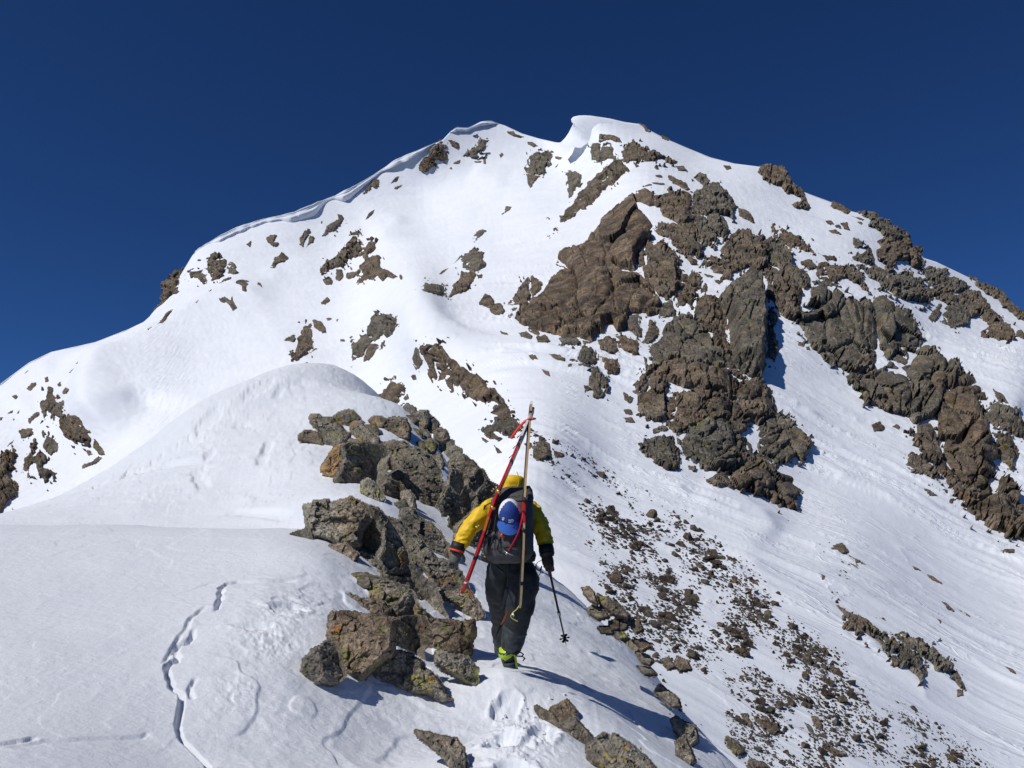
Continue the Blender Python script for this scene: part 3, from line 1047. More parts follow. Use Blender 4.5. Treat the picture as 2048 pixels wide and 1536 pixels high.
outcrop('rock_outcrop', 'big crag of stacked grey blocks below the crest, above the snow hump', 'R6',
        ['655,105 700,105 740,120 820,120 830,150 860,155 890,170 870,190 905,215 850,245 775,280 760,235 740,260 690,300 640,290 620,200 650,180',
         '530,310 560,265 630,245 650,290 660,310 620,360 580,400 515,430 518,360', '690,310 740,330 700,350 670,400 605,440 610,395 640,350 660,320',
         '785,285 750,350 725,355 745,305'], 'rock', [GR, GR, BR, BR])
outcrop('boulder', 'roundish boulder peeking over the top of the snow hump', 'R6', ['195,445 225,432 262,450 260,475 230,495 195,485'], 'boulder', GR)
outcrop('boulder', 'dark rock on the shoulder right of the snow hump top', 'R6', ['345,490 375,487 395,520 430,550 380,540 342,522'], 'boulder', BR)
outcrop('rock_outcrop', 'long reddish crag along the ridge beyond the hump', 'R6',
        ['1075,375 1110,390 1130,380 1185,375 1210,400 1240,440 1310,485 1345,500 1390,545 1420,570 1460,605 1500,600 1530,640 1560,690 1580,730 1520,690 1440,700 1390,665 1340,680 1310,650 1300,610 1240,600 1220,630 1190,610 1160,560 1120,570 1060,550 1055,520 1070,480',
         '1050,390 1070,400 1065,470 1040,490 1000,505 990,470 1010,430'], 'rock', [WM, BR])
outcrop('rock_outcrop', 'pile of square blocks right behind the hump shoulder', 'R6',
        ['740,645 790,600 830,570 845,590 895,570 905,640 870,680 840,700 800,730 745,695 705,680 700,660', '830,545 865,540 845,575', '880,680 915,655 925,690 900,700'], 'rock', [BR, GR, GR])
outcrop('rock_outcrop', 'broken brown rock just left of the ski tips', 'R6',
        ['1460,760 1490,715 1530,700 1575,710 1600,745 1620,785 1600,830 1520,810 1510,780', '1400,880 1430,850 1480,840 1540,815 1620,800 1680,850 1690,900 1650,920 1600,930 1500,915 1430,910',
         '1430,915 1500,920 1560,950 1540,980 1500,960 1450,950', '1400,935 1470,970 1440,980', '1500,1000 1560,1050 1520,1050', '1590,935 1640,930 1650,970 1600,965'], 'rock', [WM, GR, WM, GR, BR, BR])
outcrop('boulder', 'dark cubic boulder on the snow right of the skis', 'R6', ['1760,1080 1770,1030 1790,985 1840,980 1880,990 1890,1040 1900,1070 1850,1090 1800,1095'], 'boulder', BR, h=1.3)
outcrop('boulder', 'flat stone leaning on the dark cubic boulder', 'R6', ['1895,1040 1960,1060 1970,1080 1910,1085'], 'boulder', BR)
outcrop('boulder', 'brown stone just right of the paired skis', 'R6', ['1700,990 1750,985 1770,1020 1720,1030'], 'boulder', WM)
# lower left cliff band
outcrop('rock_outcrop', 'dark fractured crag band on the far left slope', 'R5',
        ['390,325 430,330 425,370 480,385 470,420 410,470 395,480 370,460 320,540 310,480 305,430 340,390 370,370',
         '430,425 530,425 545,450 500,470 490,500 540,520 530,540 470,545 430,520 410,555 390,520 400,480', '200,560 210,510 270,480 300,480 300,500'], 'cliff', [BR, GR, BR])
outcrop('rock_outcrop', 'bulging brown block at the foot of the far left crag band', 'R5', ['480,545 540,545 620,535 690,580 690,610 640,630 660,640 620,680 560,680 500,650 470,600'], 'rock', WM)
outcrop('rock_outcrop', 'triangular grey rock below the far left crag band', 'R5', ['310,610 350,640 435,690 420,740 370,770 340,740 310,690 330,650'], 'rock', GR)
outcrop('rock_outcrop', 'drooping cluster of narrow rocks left of the triangular rock', 'R5',
        ['190,680 260,670 270,700 230,750 260,750 310,740 330,790 300,830 350,830 375,860 340,900 310,940 300,900 270,880 260,800 220,800 210,850 215,880 190,905 185,850 165,830 180,770 210,720'], 'rock', BR)
outcrop('rock_outcrop', 'big brown rock cut off by the left picture edge', 'R5',
        ['-60,760 0,760 40,700 80,680 130,700 100,740 80,790 90,820 60,830 80,880 120,920 150,960 160,990 100,1000 60,1030 40,1090 0,1125 -60,1140'], 'rock', WM, h=1.3)
outcrop('rock_outcrop', 'low rocks against the skyline edge of the snow hump', 'R5',
        ['555,820 580,785 640,770 690,735 720,740 650,790 600,810', '650,680 680,640 710,690 720,720 690,725'], 'rock', BR)
# small scattered stones of the left bowl share one label
SMALL = [('R1', '1170,955 1195,960 1190,975 1168,970'), ('R1', '1440,850 1470,820 1475,835 1465,865'), ('R1', '1175,1300 1205,1280 1185,1310'), ('R1', '1250,1235 1285,1218 1262,1240'),
         ('R2', '895,365 945,342 935,370 900,378'), ('R2', '870,395 890,392 890,408'), ('R2', '1065,310 1120,308 1115,318 1070,318'), ('R2', '1075,340 1090,345 1088,380 1072,375'),
         ('R2', '1020,355 1065,357 1060,368 1022,363'), ('R2', '1165,320 1180,308 1192,320 1175,340'), ('R2', '1212,185 1250,182 1260,200 1310,215 1290,222 1240,210'),
         ('R2', '1325,240 1360,245 1395,270 1370,275 1335,260'), ('R2', '1492,330 1535,335 1525,350 1495,345'), ('R2', '1520,365 1500,400 1492,395'), ('R2', '440,645 420,680 370,720 400,675'),
         ('R2', '125,1180 160,1155 175,1170 150,1190 122,1195'), ('R2', '530,485 555,455 590,435 565,470'), ('R2', '550,520 555,505 605,488 570,520'),
         ('R2', '1200,640 1205,620 1240,628 1225,645 1180,675 1178,660 1195,655'), ('R2', '940,905 955,900 920,940 895,965'), ('R2', '1040,1025 1070,1020 1065,1040 1040,1045'),
         ('R6', '445,270 475,268 478,285 448,285'), ('R6', '350,125 395,130 360,145'), ('R6', '415,135 440,130 425,150'), ('R6', '950,540 985,535 985,560 960,570'),
         ('R5', '130,590 150,575 220,575 255,590 220,625 150,635'), ('R5', '215,335 250,300 300,290 290,310 240,345'), ('R5', '350,265 380,260 385,290 355,295'),
         ('R5', '95,365 130,365 150,385 125,400'), ('R5', '515,370 545,350 590,380 560,400 525,390'), ('R5', '40,680 110,635 60,680'), ('R5', '460,310 490,300 495,325 470,330'),
         ('R5', '595,210 620,205 610,220'), ('R5', '540,250 590,235 560,255'), ('R5', '0,480 35,475 10,505'), ('R5', '50,460 110,435 90,460'), ('R5', '180,215 210,180 215,190'),
         ('R5', '610,710 645,700 640,730 615,735'), ('R5', '95,495 110,500 105,520 95,515'), ('R5', '120,470 150,455 135,475'), ('R5', '300,610 330,605 325,650 305,645')]
for w_, s_ in SMALL:
    rock('small_rock', 'small brown rock poking through the snow of the left bowl', w_, s_, 'rock', 'small rocks in the left bowl', mat=ROCK_FAR[(len(s_) * 3) % 3], step=1.6)

# right hand summit, rib and great buttress
outcrop('rock_outcrop', 'pale rock cap right below the summit cornice', 'R3', ['680,230 740,228 810,255 830,290 780,275 720,280 690,295 675,280'], 'rock', WM)
outcrop('rock_outcrop', 'arch of grey boulders under the summit snow', 'R3',
        ['620,300 690,295 700,320 690,380 680,420 650,410 625,415 615,350', '700,325 770,330 800,370 805,410 740,410 680,420 690,360',
         '805,412 850,400 840,360 860,310 910,290 950,310 985,345 1060,350 1100,375 1165,400 1215,405 1210,430 1160,415 1090,395 1050,410 960,400 900,420 850,430'], 'rock', [GR, GR, BR])
outcrop('rock_rib', 'long slanting rib of rock running down left of the big slab', 'R3',
        ['720,450 760,420 810,415 860,430 890,480 850,500 800,530 750,580 680,640 600,700 550,750 480,800 420,840 340,895 390,830 420,780 470,720 500,670 540,620 590,560 640,510 690,480'], 'rock', BR, ridge=0.95, lean=-0.5)
outcrop('rock_outcrop', 'bent line of rocks capping the top of the buttress', 'R3',
        ['1150,500 1200,525 1270,570 1290,600 1340,620 1310,640 1240,590 1180,550 1150,530',
         '1340,510 1360,495 1410,520 1440,560 1490,590 1540,620 1580,670 1620,720 1590,800 1530,780 1480,770 1420,790 1350,780 1310,740 1300,650 1350,600 1400,600 1380,560',
         '1625,722 1680,750 1720,780 1740,830 1700,810 1640,780', '1190,440 1260,440 1285,490 1220,480'], 'rock', [WM, GR, BR, GR])
outcrop('rock_outcrop', 'lichen-marked crag of brown blocks high on the buttress', 'R3',
        ['1040,660 1120,640 1200,630 1290,645 1310,720 1350,780 1300,840 1240,860 1170,820 1110,790 1080,760 1090,730 1040,700',
         '1350,782 1480,780 1550,820 1570,900 1540,945 1470,935 1490,985 1450,1000 1370,990 1340,960 1330,880 1310,840',
         '1080,820 1130,850 1180,830 1240,862 1300,845 1330,890 1340,950 1370,1010 1370,1040 1310,1045 1240,1060 1200,1000 1140,940 1080,910 1075,870',
         '1245,1045 1290,1050 1350,1100 1350,1130 1310,1120'], 'rock', [WM, GR, BR, BR])
outcrop('rock_slab', 'great tilted slab streaked orange, its long straight edge against the snow', 'PX',
        ['1271,381 1271,402 1263,408 1287,425 1302,434 1310,448 1299,461 1302,473 1290,481 1275,499 1270,511 1270,531 1258,534 1229,528 1249,543 1281,549 1293,557 1305,569 1311,584 1322,601 1322,610 1310,622 1296,625 1293,616 1258,622 1252,634 1249,655 1235,659 1223,641 1208,648 1207,667 1196,668 1182,680 1140,668 1118,664 1088,659 1058,647 1030,636 1030,629 1047,610 1073,587 1100,557 1126,531 1110,525 1120,508 1164,487 1176,472 1205,443 1234,417 1258,390',
         '1272,382 1290,379 1305,390 1305,405 1313,408 1299,412 1281,404 1271,402'], 'slab', [ROCK_SLAB, WM], h=1.3, ridge=0.75, slopes=(0.5, 0.8), lean=-0.4, rough=0.42, cell=2.2, ang=-0.75, veins=0, crumbs=False, noise_edge=0.5, grow=1.5)
outcrop('rock_outcrop', 'brown blocks split by a diagonal crack at the heart of the buttress', 'R3',
        ['995,970 1050,960 1060,1000 1090,960 1150,990 1170,1030 1260,1100 1265,1120 1210,1115 1290,1170 1290,1210 1240,1270 1160,1340 1090,1310 1040,1260 990,1210 990,1140 1000,1040',
         '930,1130 930,1050 980,1030 992,1040 988,1138', '1310,1185 1370,1180 1385,1220 1350,1290 1345,1330 1300,1390 1220,1395 1165,1355 1240,1290', '1390,1235 1430,1250 1420,1290 1370,1310'], 'rock', [BR, BR, WM, BR])
outcrop('rock_outcrop', 'dark shattered crag behind the tall pillar', ['R3', 'R3', 'R4', 'R4'],
        ['1640,870 1690,890 1720,930 1800,940 1860,970 1880,1010 1830,1100 1800,1170 1760,1140 1700,1130 1650,1150 1580,1090 1510,1070 1480,1030 1530,960 1590,920',
         '1360,1130 1400,1060 1460,1050 1510,1070 1590,1095 1650,1150 1560,1200 1520,1205 1530,1180 1470,1170 1450,1140',
         '260,700 330,650 400,690 440,760 470,850 560,900 590,960 590,1010 530,1000 430,900 330,850',
         '290,850 330,850 430,905 530,1000 540,1100 530,1180 520,1230 480,1220 440,1190 380,1170 340,1100 300,1050 290,960 280,880'], 'cliff', [BR, WM, GR, BR], h=1.1, grow=0.5)
outcrop('rock_pillar', 'tall flat-faced grey pillar with a rust-brown top casting a shadow on the snow', 'R7',
        ['1560,70 1610,20 1700,-20 1800,20 1820,140 1835,300 1830,480 1815,600 1805,690 1700,645 1650,605 1600,570 1595,450 1570,270 1520,200 1510,120'], 'pillar', GR, h=3.2, ridge=0.97, slopes=(0.12, 4.0), lean=0.0, rough=0.45, cell=1.5, veins=0)
outcrop('rock_outcrop', 'shadowed ragged rock strip at the right foot of the pillar', 'R8', ['300,0 350,70 370,120 340,190 380,300 380,360 350,410 300,370 305,200'], 'rock', BR, h=0.8)
outcrop('rock_outcrop', 'broken block leaning on the left side of the tall pillar', 'R7', ['1340,160 1400,135 1500,150 1520,200 1570,260 1590,330 1600,440 1600,580 1540,530 1460,460 1440,400 1390,350 1340,240'], 'rock', BR, ridge=0.5)
outcrop('rock_buttress', 'lower buttress of folded brown slabs and dark blocks above the talus', ['R7', 'R7', 'R7', 'R7', 'R7', 'R7', 'R8', 'R8'],
        ['1170,310 1230,260 1300,255 1350,310 1440,400 1450,470 1540,540 1660,620 1560,640 1420,640 1280,640 1180,590 1100,620 980,660 965,560 1050,470 1130,370',
         '985,660 1100,620 1180,590 1280,640 1420,650 1560,645 1670,640 1740,690 1700,740 1560,830 1500,850 1400,830 1350,790 1250,790 1170,770 1050,710',
         '1240,830 1350,785 1420,830 1500,850 1560,830 1620,880 1640,930 1560,1000 1400,1000 1280,1040 1210,1060 1150,1000 1130,850 1190,830',
         '950,720 990,680 1030,700 1110,770 1130,830 1150,980 1050,980 930,910 935,810',
         '1560,830 1700,740 1780,700 1850,790 1900,900 1910,950 1850,970 1760,1020 1700,1000 1680,1050 1620,1110 1580,1060 1560,960 1640,930 1620,880',
         '1210,1060 1280,1040 1400,1000 1560,1000 1580,1060 1620,1110 1700,1080 1720,1200 1640,1300 1500,1330 1400,1330 1340,1270 1250,1180',
         '240,860 300,800 360,790 410,830 480,870 500,920 560,970 580,1040 540,1100 490,1060 420,1100 330,1120 260,1040 250,930',
         '-130,1230 0,1180 100,1050 230,1040 330,1120 420,1100 490,1060 560,1200 550,1270 520,1320 510,1400 400,1390 330,1350 220,1320 200,1280 100,1300 -40,1300 -100,1270'],
        'cliff', [GR, WM, WM, BR, BR, GR, GR, BR], h=1.25, grow=1.2, cell=1.7, rough=0.8)
outcrop('rock_outcrop', 'rough block standing apart at the lower left of the buttress', 'R7', ['980,1100 1060,1080 1180,1090 1230,1180 1230,1240 1200,1310 1150,1320 1080,1270 970,1190'], 'rock', GR, h=1.2, ridge=0.7)
outcrop('rock_outcrop', 'dark pair of boulders on the crest left of the big slab foot', 'R7', ['50,190 100,110 190,20 205,90 220,150 150,215 80,215', '200,0 230,0 300,50 260,100 225,140 208,80'], 'boulder', [BR, WM])
outcrop('boulder', 'twin oval boulders in the snow gully below the big slab', 'R7', ['660,460 730,435 800,480 800,540 740,555 680,520', '780,430 850,430 940,480 940,570 860,560 805,510'], 'boulder', [BR, WM])
outcrop('rock_outcrop', 'stepped brown rocks lower left in the gully', 'R7', ['520,580 570,500 640,540 670,570 660,630 560,630', '670,570 800,600 815,660 780,705 730,690 690,620', '605,650 650,645 680,700 720,720 750,770 720,800 680,780 720,850 650,830 600,760'], 'rock', [GR, WM, GR])
outcrop('rock_outcrop', 'crooked rock chain with a snow hole below the big slab', 'R7', ['870,280 960,265 990,300 960,330 990,350 960,440 900,400 845,370 860,330', '1020,320 1090,350 1095,400 1010,490 970,460 1000,400'], 'rock', [GR, BR])
outcrop('rock_outcrop', 'grey rock left of the buttress top, ringed by snow', 'R7', ['1090,190 1160,175 1210,230 1200,270 1130,300 1080,290'], 'rock', GR)
GULLY = ['335,575 420,590 450,610 430,625 360,610', '460,600 510,590 515,625 470,625', '125,395 180,385 230,430 210,450 150,430', '190,360 250,365 280,400 260,425 210,390', '255,430 310,425 345,470 290,490 260,470',
         '400,400 520,420 555,480 520,500 420,490', '195,585 240,590 270,620 220,610', '280,645 330,665 350,705 310,680', '840,815 910,850 890,880 850,850', '825,965 900,970 925,1010 860,1000', '845,915 900,920 910,950 860,940',
         '1040,1045 1110,1020 1170,1050 1120,1070 1050,1080', '1280,1290 1320,1300 1320,1330 1290,1325', '560,750 600,760 630,790 580,800', '70,235 120,230 110,250 80,255', '50,275 85,265 90,295 60,300', '0,380 50,395 60,415 10,405',
         '450,645 485,645 480,662 455,660', '520,645 600,650 595,662 530,660', '560,460 640,470 610,490 570,485', '985,965 1020,960 1030,990 1000,995', '1395,1176 1470,1192 1450,1210 1400,1192']
for k_, s_ in enumerate(GULLY):
    rock('small_rock', 'small rock in the snow gully left of the buttress', 'R7', s_, 'rock', 'small rocks beside the buttress', mat=ROCK_FAR[k_ % 3], step=1.6)
# right skyline
outcrop('rock_outcrop', 'orange-tinted layered crag on the right skyline', 'R4', ['220,215 260,170 350,172 405,208 450,250 490,300 540,340 570,375 590,460 540,460 490,460 460,420 520,400 480,370 430,365 400,310 330,300 290,260'], 'rock', WM, solid=True)
outcrop('rock_outcrop', 'low dark rocks on the right skyline between the crags', 'R4', ['750,425 790,432 835,467 865,483 830,500 780,470 715,450', '860,515 930,530 990,555 930,545'], 'rock', BR, solid=True)
outcrop('rock_outcrop', 'large jagged crag with a beak on the right skyline', 'R4',
        ['920,480 990,490 1055,505 1080,535 1135,560 1210,600 1258,632 1280,670 1180,680 1110,660 1080,640 1050,600 980,570 1060,580 1000,540 940,510',
         '1050,680 1110,662 1180,682 1282,672 1288,705 1358,725 1335,770 1372,815 1362,880 1310,860 1260,820 1180,810 1160,860 1120,840 1060,800 1040,740 1080,720'], 'cliff', [GR, WM], solid=True, h=1.1)
outcrop('rock_outcrop', 'pointed pale spire and its rubble on the right shoulder', 'R4', ['870,660 920,680 950,740 900,740 880,720', '880,790 940,780 990,720 1020,730 1040,790 1030,850 990,850 940,840 880,820 860,760'], 'rock', [GR, GR], h=1.5)
outcrop('rock_outcrop', 'smooth brown wedge with yellow lichen on the right shoulder', 'R4', ['330,580 400,600 480,650 540,700 610,770 560,750 500,735 430,720 380,700 340,640'], 'rock', WM)
outcrop('rock_outcrop', 'flat broken band beneath the beaked crag', 'R4', ['910,850 1000,860 1100,860 1160,880 1280,900 1360,940 1380,1020 1390,1080 1330,1100 1250,1070 1180,1050 1120,1010 1060,960 980,900'], 'rock', GR)
outcrop('rock_outcrop', 'brown hummocks above the great right cliff', 'R4', ['500,850 560,830 640,850 620,900 570,900 560,880', '640,850 700,840 760,860 840,860 900,870 940,900 960,950 980,1010 1000,1050 960,1030 900,980 830,950 760,960 700,960 640,910', '590,960 700,965 740,980 820,1010 720,1000 610,990'], 'rock', [BR, BR, GR])
outcrop('rock_outcrop', 'stacked grey crag at the far right, pale blocks at its foot', 'R4',
        ['1370,880 1440,870 1500,870 1550,930 1600,960 1700,1010 1590,1040 1500,1000 1390,960', '1400,1000 1500,1005 1600,1045 1710,1015 1760,1080 1820,1110 1860,1180 1900,1200 1890,1230 1830,1240 1760,1180 1690,1200 1660,1140 1560,1100 1520,1080 1400,1080',
         '1500,1180 1560,1105 1655,1140 1690,1200 1650,1250 1560,1270 1500,1240', '1440,1240 1400,1200 1440,1150 1480,1110 1510,1130 1490,1190'], 'cliff', [GR, BR, GR, GR], solid=False)
outcrop('rock_outcrop', 'thin dark crags strung along the far right skyline', 'R4', ['1680,932 1760,960 1845,1000 1900,1040 1935,1082 1965,1130 2048,1170 2110,1215 2110,1260 2048,1230 1990,1190 1910,1130 1880,1080 1800,1050 1720,990'], 'rock', BR, solid=True)
outcrop('rock_outcrop', 'rounded orange-grey boulder mass low at the far right', 'R4', ['1760,1190 1860,1230 1950,1260 2000,1320 1950,1350 1770,1340 1760,1290 1800,1260', '2000,1300 2040,1310 2060,1365 1990,1340'], 'boulder', [WM, BR])
outcrop('great_cliff', 'great grey-brown cliff running down the right side', ['PX', 'PX', 'PX', 'PX'],
        ['1624,573 1647,576 1659,585 1682,593 1700,596 1735,596 1759,599 1779,605 1797,626 1823,643 1844,670 1847,681 1800,690 1780,720 1740,745 1700,740 1682,729 1659,720 1644,702 1624,685 1603,646 1603,617 1641,620 1630,596',
         '1700,742 1740,747 1780,722 1800,692 1848,683 1870,696 1887,714 1911,729 1930,752 1946,755 1905,762 1865,745 1858,780 1880,800 1875,830 1830,845 1823,840 1788,823 1771,808 1744,802 1726,787 1720,773 1694,749',
         '1865,748 1905,762 1946,757 1970,770 1978,793 1975,805 1952,805 1964,828 1972,855 1987,881 1996,908 2013,943 1990,990 1950,985 1900,960 1880,930 1866,900 1880,860 1880,820 1860,780',
         '1823,861 1840,848 1858,849 1872,861 1880,930 1902,962 1950,987 1992,992 2014,945 2031,981 2070,1050 2070,1080 1990,1052 1946,1028 1928,1007 1908,978 1887,951 1867,925 1852,908 1838,887'],
        'cliff', [GR, GR, WM, BR], h=1.4, cell=2.2, grow=2.0, rough=0.75, ang=1.1)
outcrop('rock_outcrop', 'cracked pale blocks between the great cliff and the far right snow', 'R8', ['1760,780 1850,730 1960,770 2048,830 2060,960 1920,910 1850,900 1800,860', '1840,930 1920,930 2000,960 2030,1050 1980,1130 1990,1200 1900,1120 1860,1030'], 'rock', [GR, BR])
outcrop('rock_outcrop', 'dark flake leaning above the pale cracked blocks', 'R8', ['1820,630 1880,680 1920,750 1850,740'], 'rock', BR)
outcrop('rock_outcrop', 'brown ledge of rock in the snow below the great cliff', 'R8', ['1230,1130 1270,1065 1360,1080 1380,1130 1450,1160 1460,1230 1400,1240 1330,1210 1290,1180'], 'rock', BR)
RSM = [('R8', '1000,850 1060,830 1110,880 1080,895 1020,905'), ('R8', '1145,865 1180,850 1210,870 1190,890'), ('R8', '1340,1290 1400,1310 1450,1360 1390,1350'), ('R8', '1480,1310 1520,1315 1515,1340 1470,1330'),
       ('R8', '1530,1375 1560,1375 1555,1397 1535,1395'), ('R8', '1570,1360 1610,1365 1600,1385'), ('R8', '500,280 550,300 540,320 510,305'), ('R8', '555,325 580,315 585,345 565,345'), ('R8', '400,1495 450,1500 430,1515'),
       ('R4', '690,555 730,550 750,580 710,580'), ('R4', '800,570 840,565 860,620 820,610'), ('R4', '750,585 790,580 800,610 760,605'), ('R4', '700,620 760,615 800,650 730,645'), ('R4', '905,560 950,555 940,580'),
       ('R4', '640,780 680,790 770,805 770,830 700,815'), ('R4', '0,175 40,170 55,200 20,205'), ('R3', '1060,505 1115,505 1110,525 1070,520'), ('R3', '970,590 1040,570 1040,585 975,600'), ('R3', '1035,560 1125,565 1120,580 1050,575'),
       ('R3', '910,430 955,455 930,460'), ('R3', '1395,1175 1470,1190 1450,1210 1400,1190'), ('R3', '1460,1220 1530,1225 1500,1250'), ('R3', '915,765 980,765 960,780'), ('R3', '940,150 985,165 1010,205 1040,215 1000,215 975,180'),
       ('R3', '1090,235 1150,260 1150,275 1110,265')]
for k_, (w_, s_) in enumerate(RSM):
    rock('small_rock', 'small rock showing through the snow of the right flank', w_, s_, 'rock', 'small rocks on the right flank', mat=ROCK_FAR[k_ % 3], step=1.6)
# rocks in the right foreground slope
MM = ROCK_MID
outcrop('rock_ledge', 'long lichen-specked rock ledge in the snow at the lower right', 'R13',
        ['740,425 800,460 850,500 930,520 1020,570 1050,620 1010,660 950,620 930,640 850,620 800,590 830,545 780,480',
         '1010,655 1050,622 1150,690 1280,770 1370,850 1380,900 1330,975 1280,900 1260,870 1200,870 1130,820 1060,740'], 'rock', [MM[0], MM[2]])
outcrop('rock_ledge', 'cracked overhanging rock beside the long ledge at the lower right', 'R13', ['1160,630 1210,615 1270,650 1340,660 1440,740 1530,830 1570,890 1530,915 1440,890 1360,800 1250,740 1190,690', '1535,905 1572,895 1620,980 1640,1030 1590,1000'], 'rock', [MM[2], MM[0]], h=1.2)
RS2 = ['1290,150 1350,175 1355,190 1300,175', '1380,200 1430,220 1490,270 1420,245', '1485,400 1530,425 1580,480 1530,460', '1640,470 1680,510 1650,500', '1650,720 1700,765 1665,750', '1910,875 1960,890 1985,930 1940,910', '1580,1020 1620,1030 1625,1060 1580,1070',
       '1880,65 1980,60 1975,85 1900,85', '830,80 900,120 955,190 890,160', '720,40 800,0 860,70 780,100', '1425,540 1465,560 1460,580', '740,20 780,10 790,40 750,50', '840,150 890,180 900,200 850,170', '1600,450 1630,470 1610,475', '640,250 680,270 660,285']
for k_, s_ in enumerate(RS2):
    rock('small_rock', 'low dark stone on the wind-scoured snow at the right', 'R13', s_, 'rock', 'stones on the scoured snow at the right', mat=MM[k_ % 3], step=1.6)
TAL = ['105,1170 160,1180 200,1280 140,1260', '190,1190 290,1220 400,1310 340,1310 240,1260', '535,1220 590,1270 640,1340 600,1330', '590,1180 640,1200 680,1300 620,1280', '650,1370 760,1430 860,1490 760,1480 680,1420', '0,1310 80,1360 160,1440 100,1470 0,1400', '160,1480 260,1510 310,1536 310,1560 150,1560']
for k_, s_ in enumerate(TAL):
    rock('boulder', 'larger boulder among the talus at the bottom right', 'R13', s_, 'boulder', 'large boulders in the talus', mat=MM[k_ % 3], h=1.2)
# ------------------------------------------------------------------ boulders of the near ridge
NB = ROCK_NEAR
LIT = dict(base='N', solid=True, near_up=0.75, ridge=0.8, slopes=(0.25, 1.2), step=2.0, round_=3.4, grow=4.0, noise_edge=0.7)
DRK = dict(base='N', solid=True, near_up=0.25, ridge=0.05, slopes=(0.2, 1.6), lean=0.0, step=2.0, round_=3.0, grow=5.0, noise_edge=0.7)


def near_rock(label, win, s, name='boulder', mat=0, style=LIT, **kw):
    d = dict(style)
    d.update(kw)
    return rock(name, label, win, s, 'boulder', mat=NB[mat], **d)


def near_pile(label, win, parts, name='boulder'):
    """a boulder split into joined blocks: (part name, outline, material, style, extra)"""
    pls = [poly(win, p[1]) for p in parts]
    c = np.mean([p.mean(0) for p in pls], 0)
    REG.append((label, c))
    h_ = n_hit(*c)
    e = empty(name, h_ if h_ is not None else n_hit(c[0], c[1] + 120), label=label, category='boulder', kind='thing')
    for p, pl in zip(parts, pls):
        d = dict(p[3])
        d.update(p[4] if len(p) > 4 else {})
        rock(p[0], None, None, pl, parent=e, mat=NB[p[2]], **d)
    return e


near_rock('brown slab with yellow lichen spots, leftmost leaning slab on the hump edge', 'R16', '120,175 180,170 240,195 330,200 400,260 450,320 490,350 460,410 370,500 320,450 270,420 250,360 210,300 120,210', 'rock_slab', 0, near_up=1.2)
near_rock('low dark stone half buried at the left edge of the hump rocks', 'R16', '0,370 60,325 140,335 200,380 235,465 100,420 0,395', mat=1)
near_rock('notched block behind the lichened slab at the hump edge', 'R16', '360,180 400,150 460,125 530,118 570,160 600,190 560,215 530,250 490,260 440,255 410,220', mat=0, ridge=0.6)
near_rock('smooth grey slab sloping right below the notched block', 'R16', '560,230 620,230 680,300 750,370 800,400 800,460 760,485 680,480 600,450 610,420 560,350 530,270', 'rock_slab', 2, near_up=1.3)
near_rock('peaked brown stone with a tiny cap on the hump edge', 'R16', '710,235 760,185 820,180 865,215 840,270 790,275', mat=1)
near_rock('small dark stone below the peaked brown stone', 'R16', '690,270 760,270 800,340 790,365 730,335', mat=0)
near_rock('square tan block resting on snow at the middle of the hump rocks', 'R16', '835,260 880,205 960,195 1070,210 1110,280 1100,385 1050,395 960,350 910,335 860,340', mat=1, ridge=0.85)
CH = [('dark wedge stone at the top of the hump boulder chain', '1050,110 1100,60 1170,100 1185,150 1150,175 1080,165', 0), ('big upright grey boulder near the top of the hump chain', '1170,160 1230,125 1300,120 1310,170 1300,250 1250,320 1190,290 1170,230', 2),
      ('dark boulder hugging the right side of the upright grey boulder', '1305,160 1350,190 1400,240 1390,290 1330,310 1270,330 1300,250', 0), ('flat stone between the wedge stone and the upright boulder', '1050,175 1140,180 1190,200 1160,245 1090,210', 1),
      ('round brown boulder on the right outline of the hump chain', '1390,320 1440,305 1490,330 1510,390 1460,425 1400,395', 1), ('narrow grey stone below the upright boulder', '1160,310 1230,340 1240,395 1180,385', 2),
      ('small yellow-lichened stone below the upright boulder', '1230,330 1280,320 1320,370 1290,405 1240,385', 2), ('dark egg-shaped stone on the right outline of the chain', '1510,410 1555,430 1560,490 1500,500 1490,440', 0),
      ('lichen-covered boulder in the middle of the chain', '1270,450 1330,410 1390,450 1370,520 1320,540 1280,500', 2), ('pale small stone right of the lichen-covered boulder', '1400,450 1460,440 1470,485 1420,515', 2),
      ('yellowish boulder at the head of the lower chain', '1490,520 1590,490 1640,520 1600,580 1540,610 1500,570', 2), ('narrow boulder standing in the blue-shadowed snow gap', '1370,590 1430,570 1460,640 1440,705 1390,665', 2),
      ('pointed stone left of the lichen-covered boulder', '1185,470 1225,440 1265,480 1270,530 1220,520', 1)]
for lb, s_, m_ in CH:
    near_rock(lb, 'R16', s_, mat=m_, near_up=0.5)
near_pile('big rounded boulder with a pinkish lit face and orange lichen, dark on its right', 'R16',
          [('lit_face', '230,690 330,540 390,490 450,470 500,490 470,600 420,720 390,800 310,770 240,715', 4, LIT, dict(ridge=0.7)),
           ('dark_block', '440,480 500,455 560,465 700,465 800,490 900,550 860,620 870,700 830,820 800,910 700,890 620,880 540,890 430,850 370,810 420,720 470,600', 0, DRK, dict(h=1.1)),
           ('top_block', '500,470 520,420 640,440 740,480 650,520 560,560 530,640 505,580', 1, LIT, {})])
near_rock('dark slab end wedged right of the big rounded boulder', 'R16', '780,490 820,480 900,540 980,720 930,745 880,650', mat=0, style=DRK)
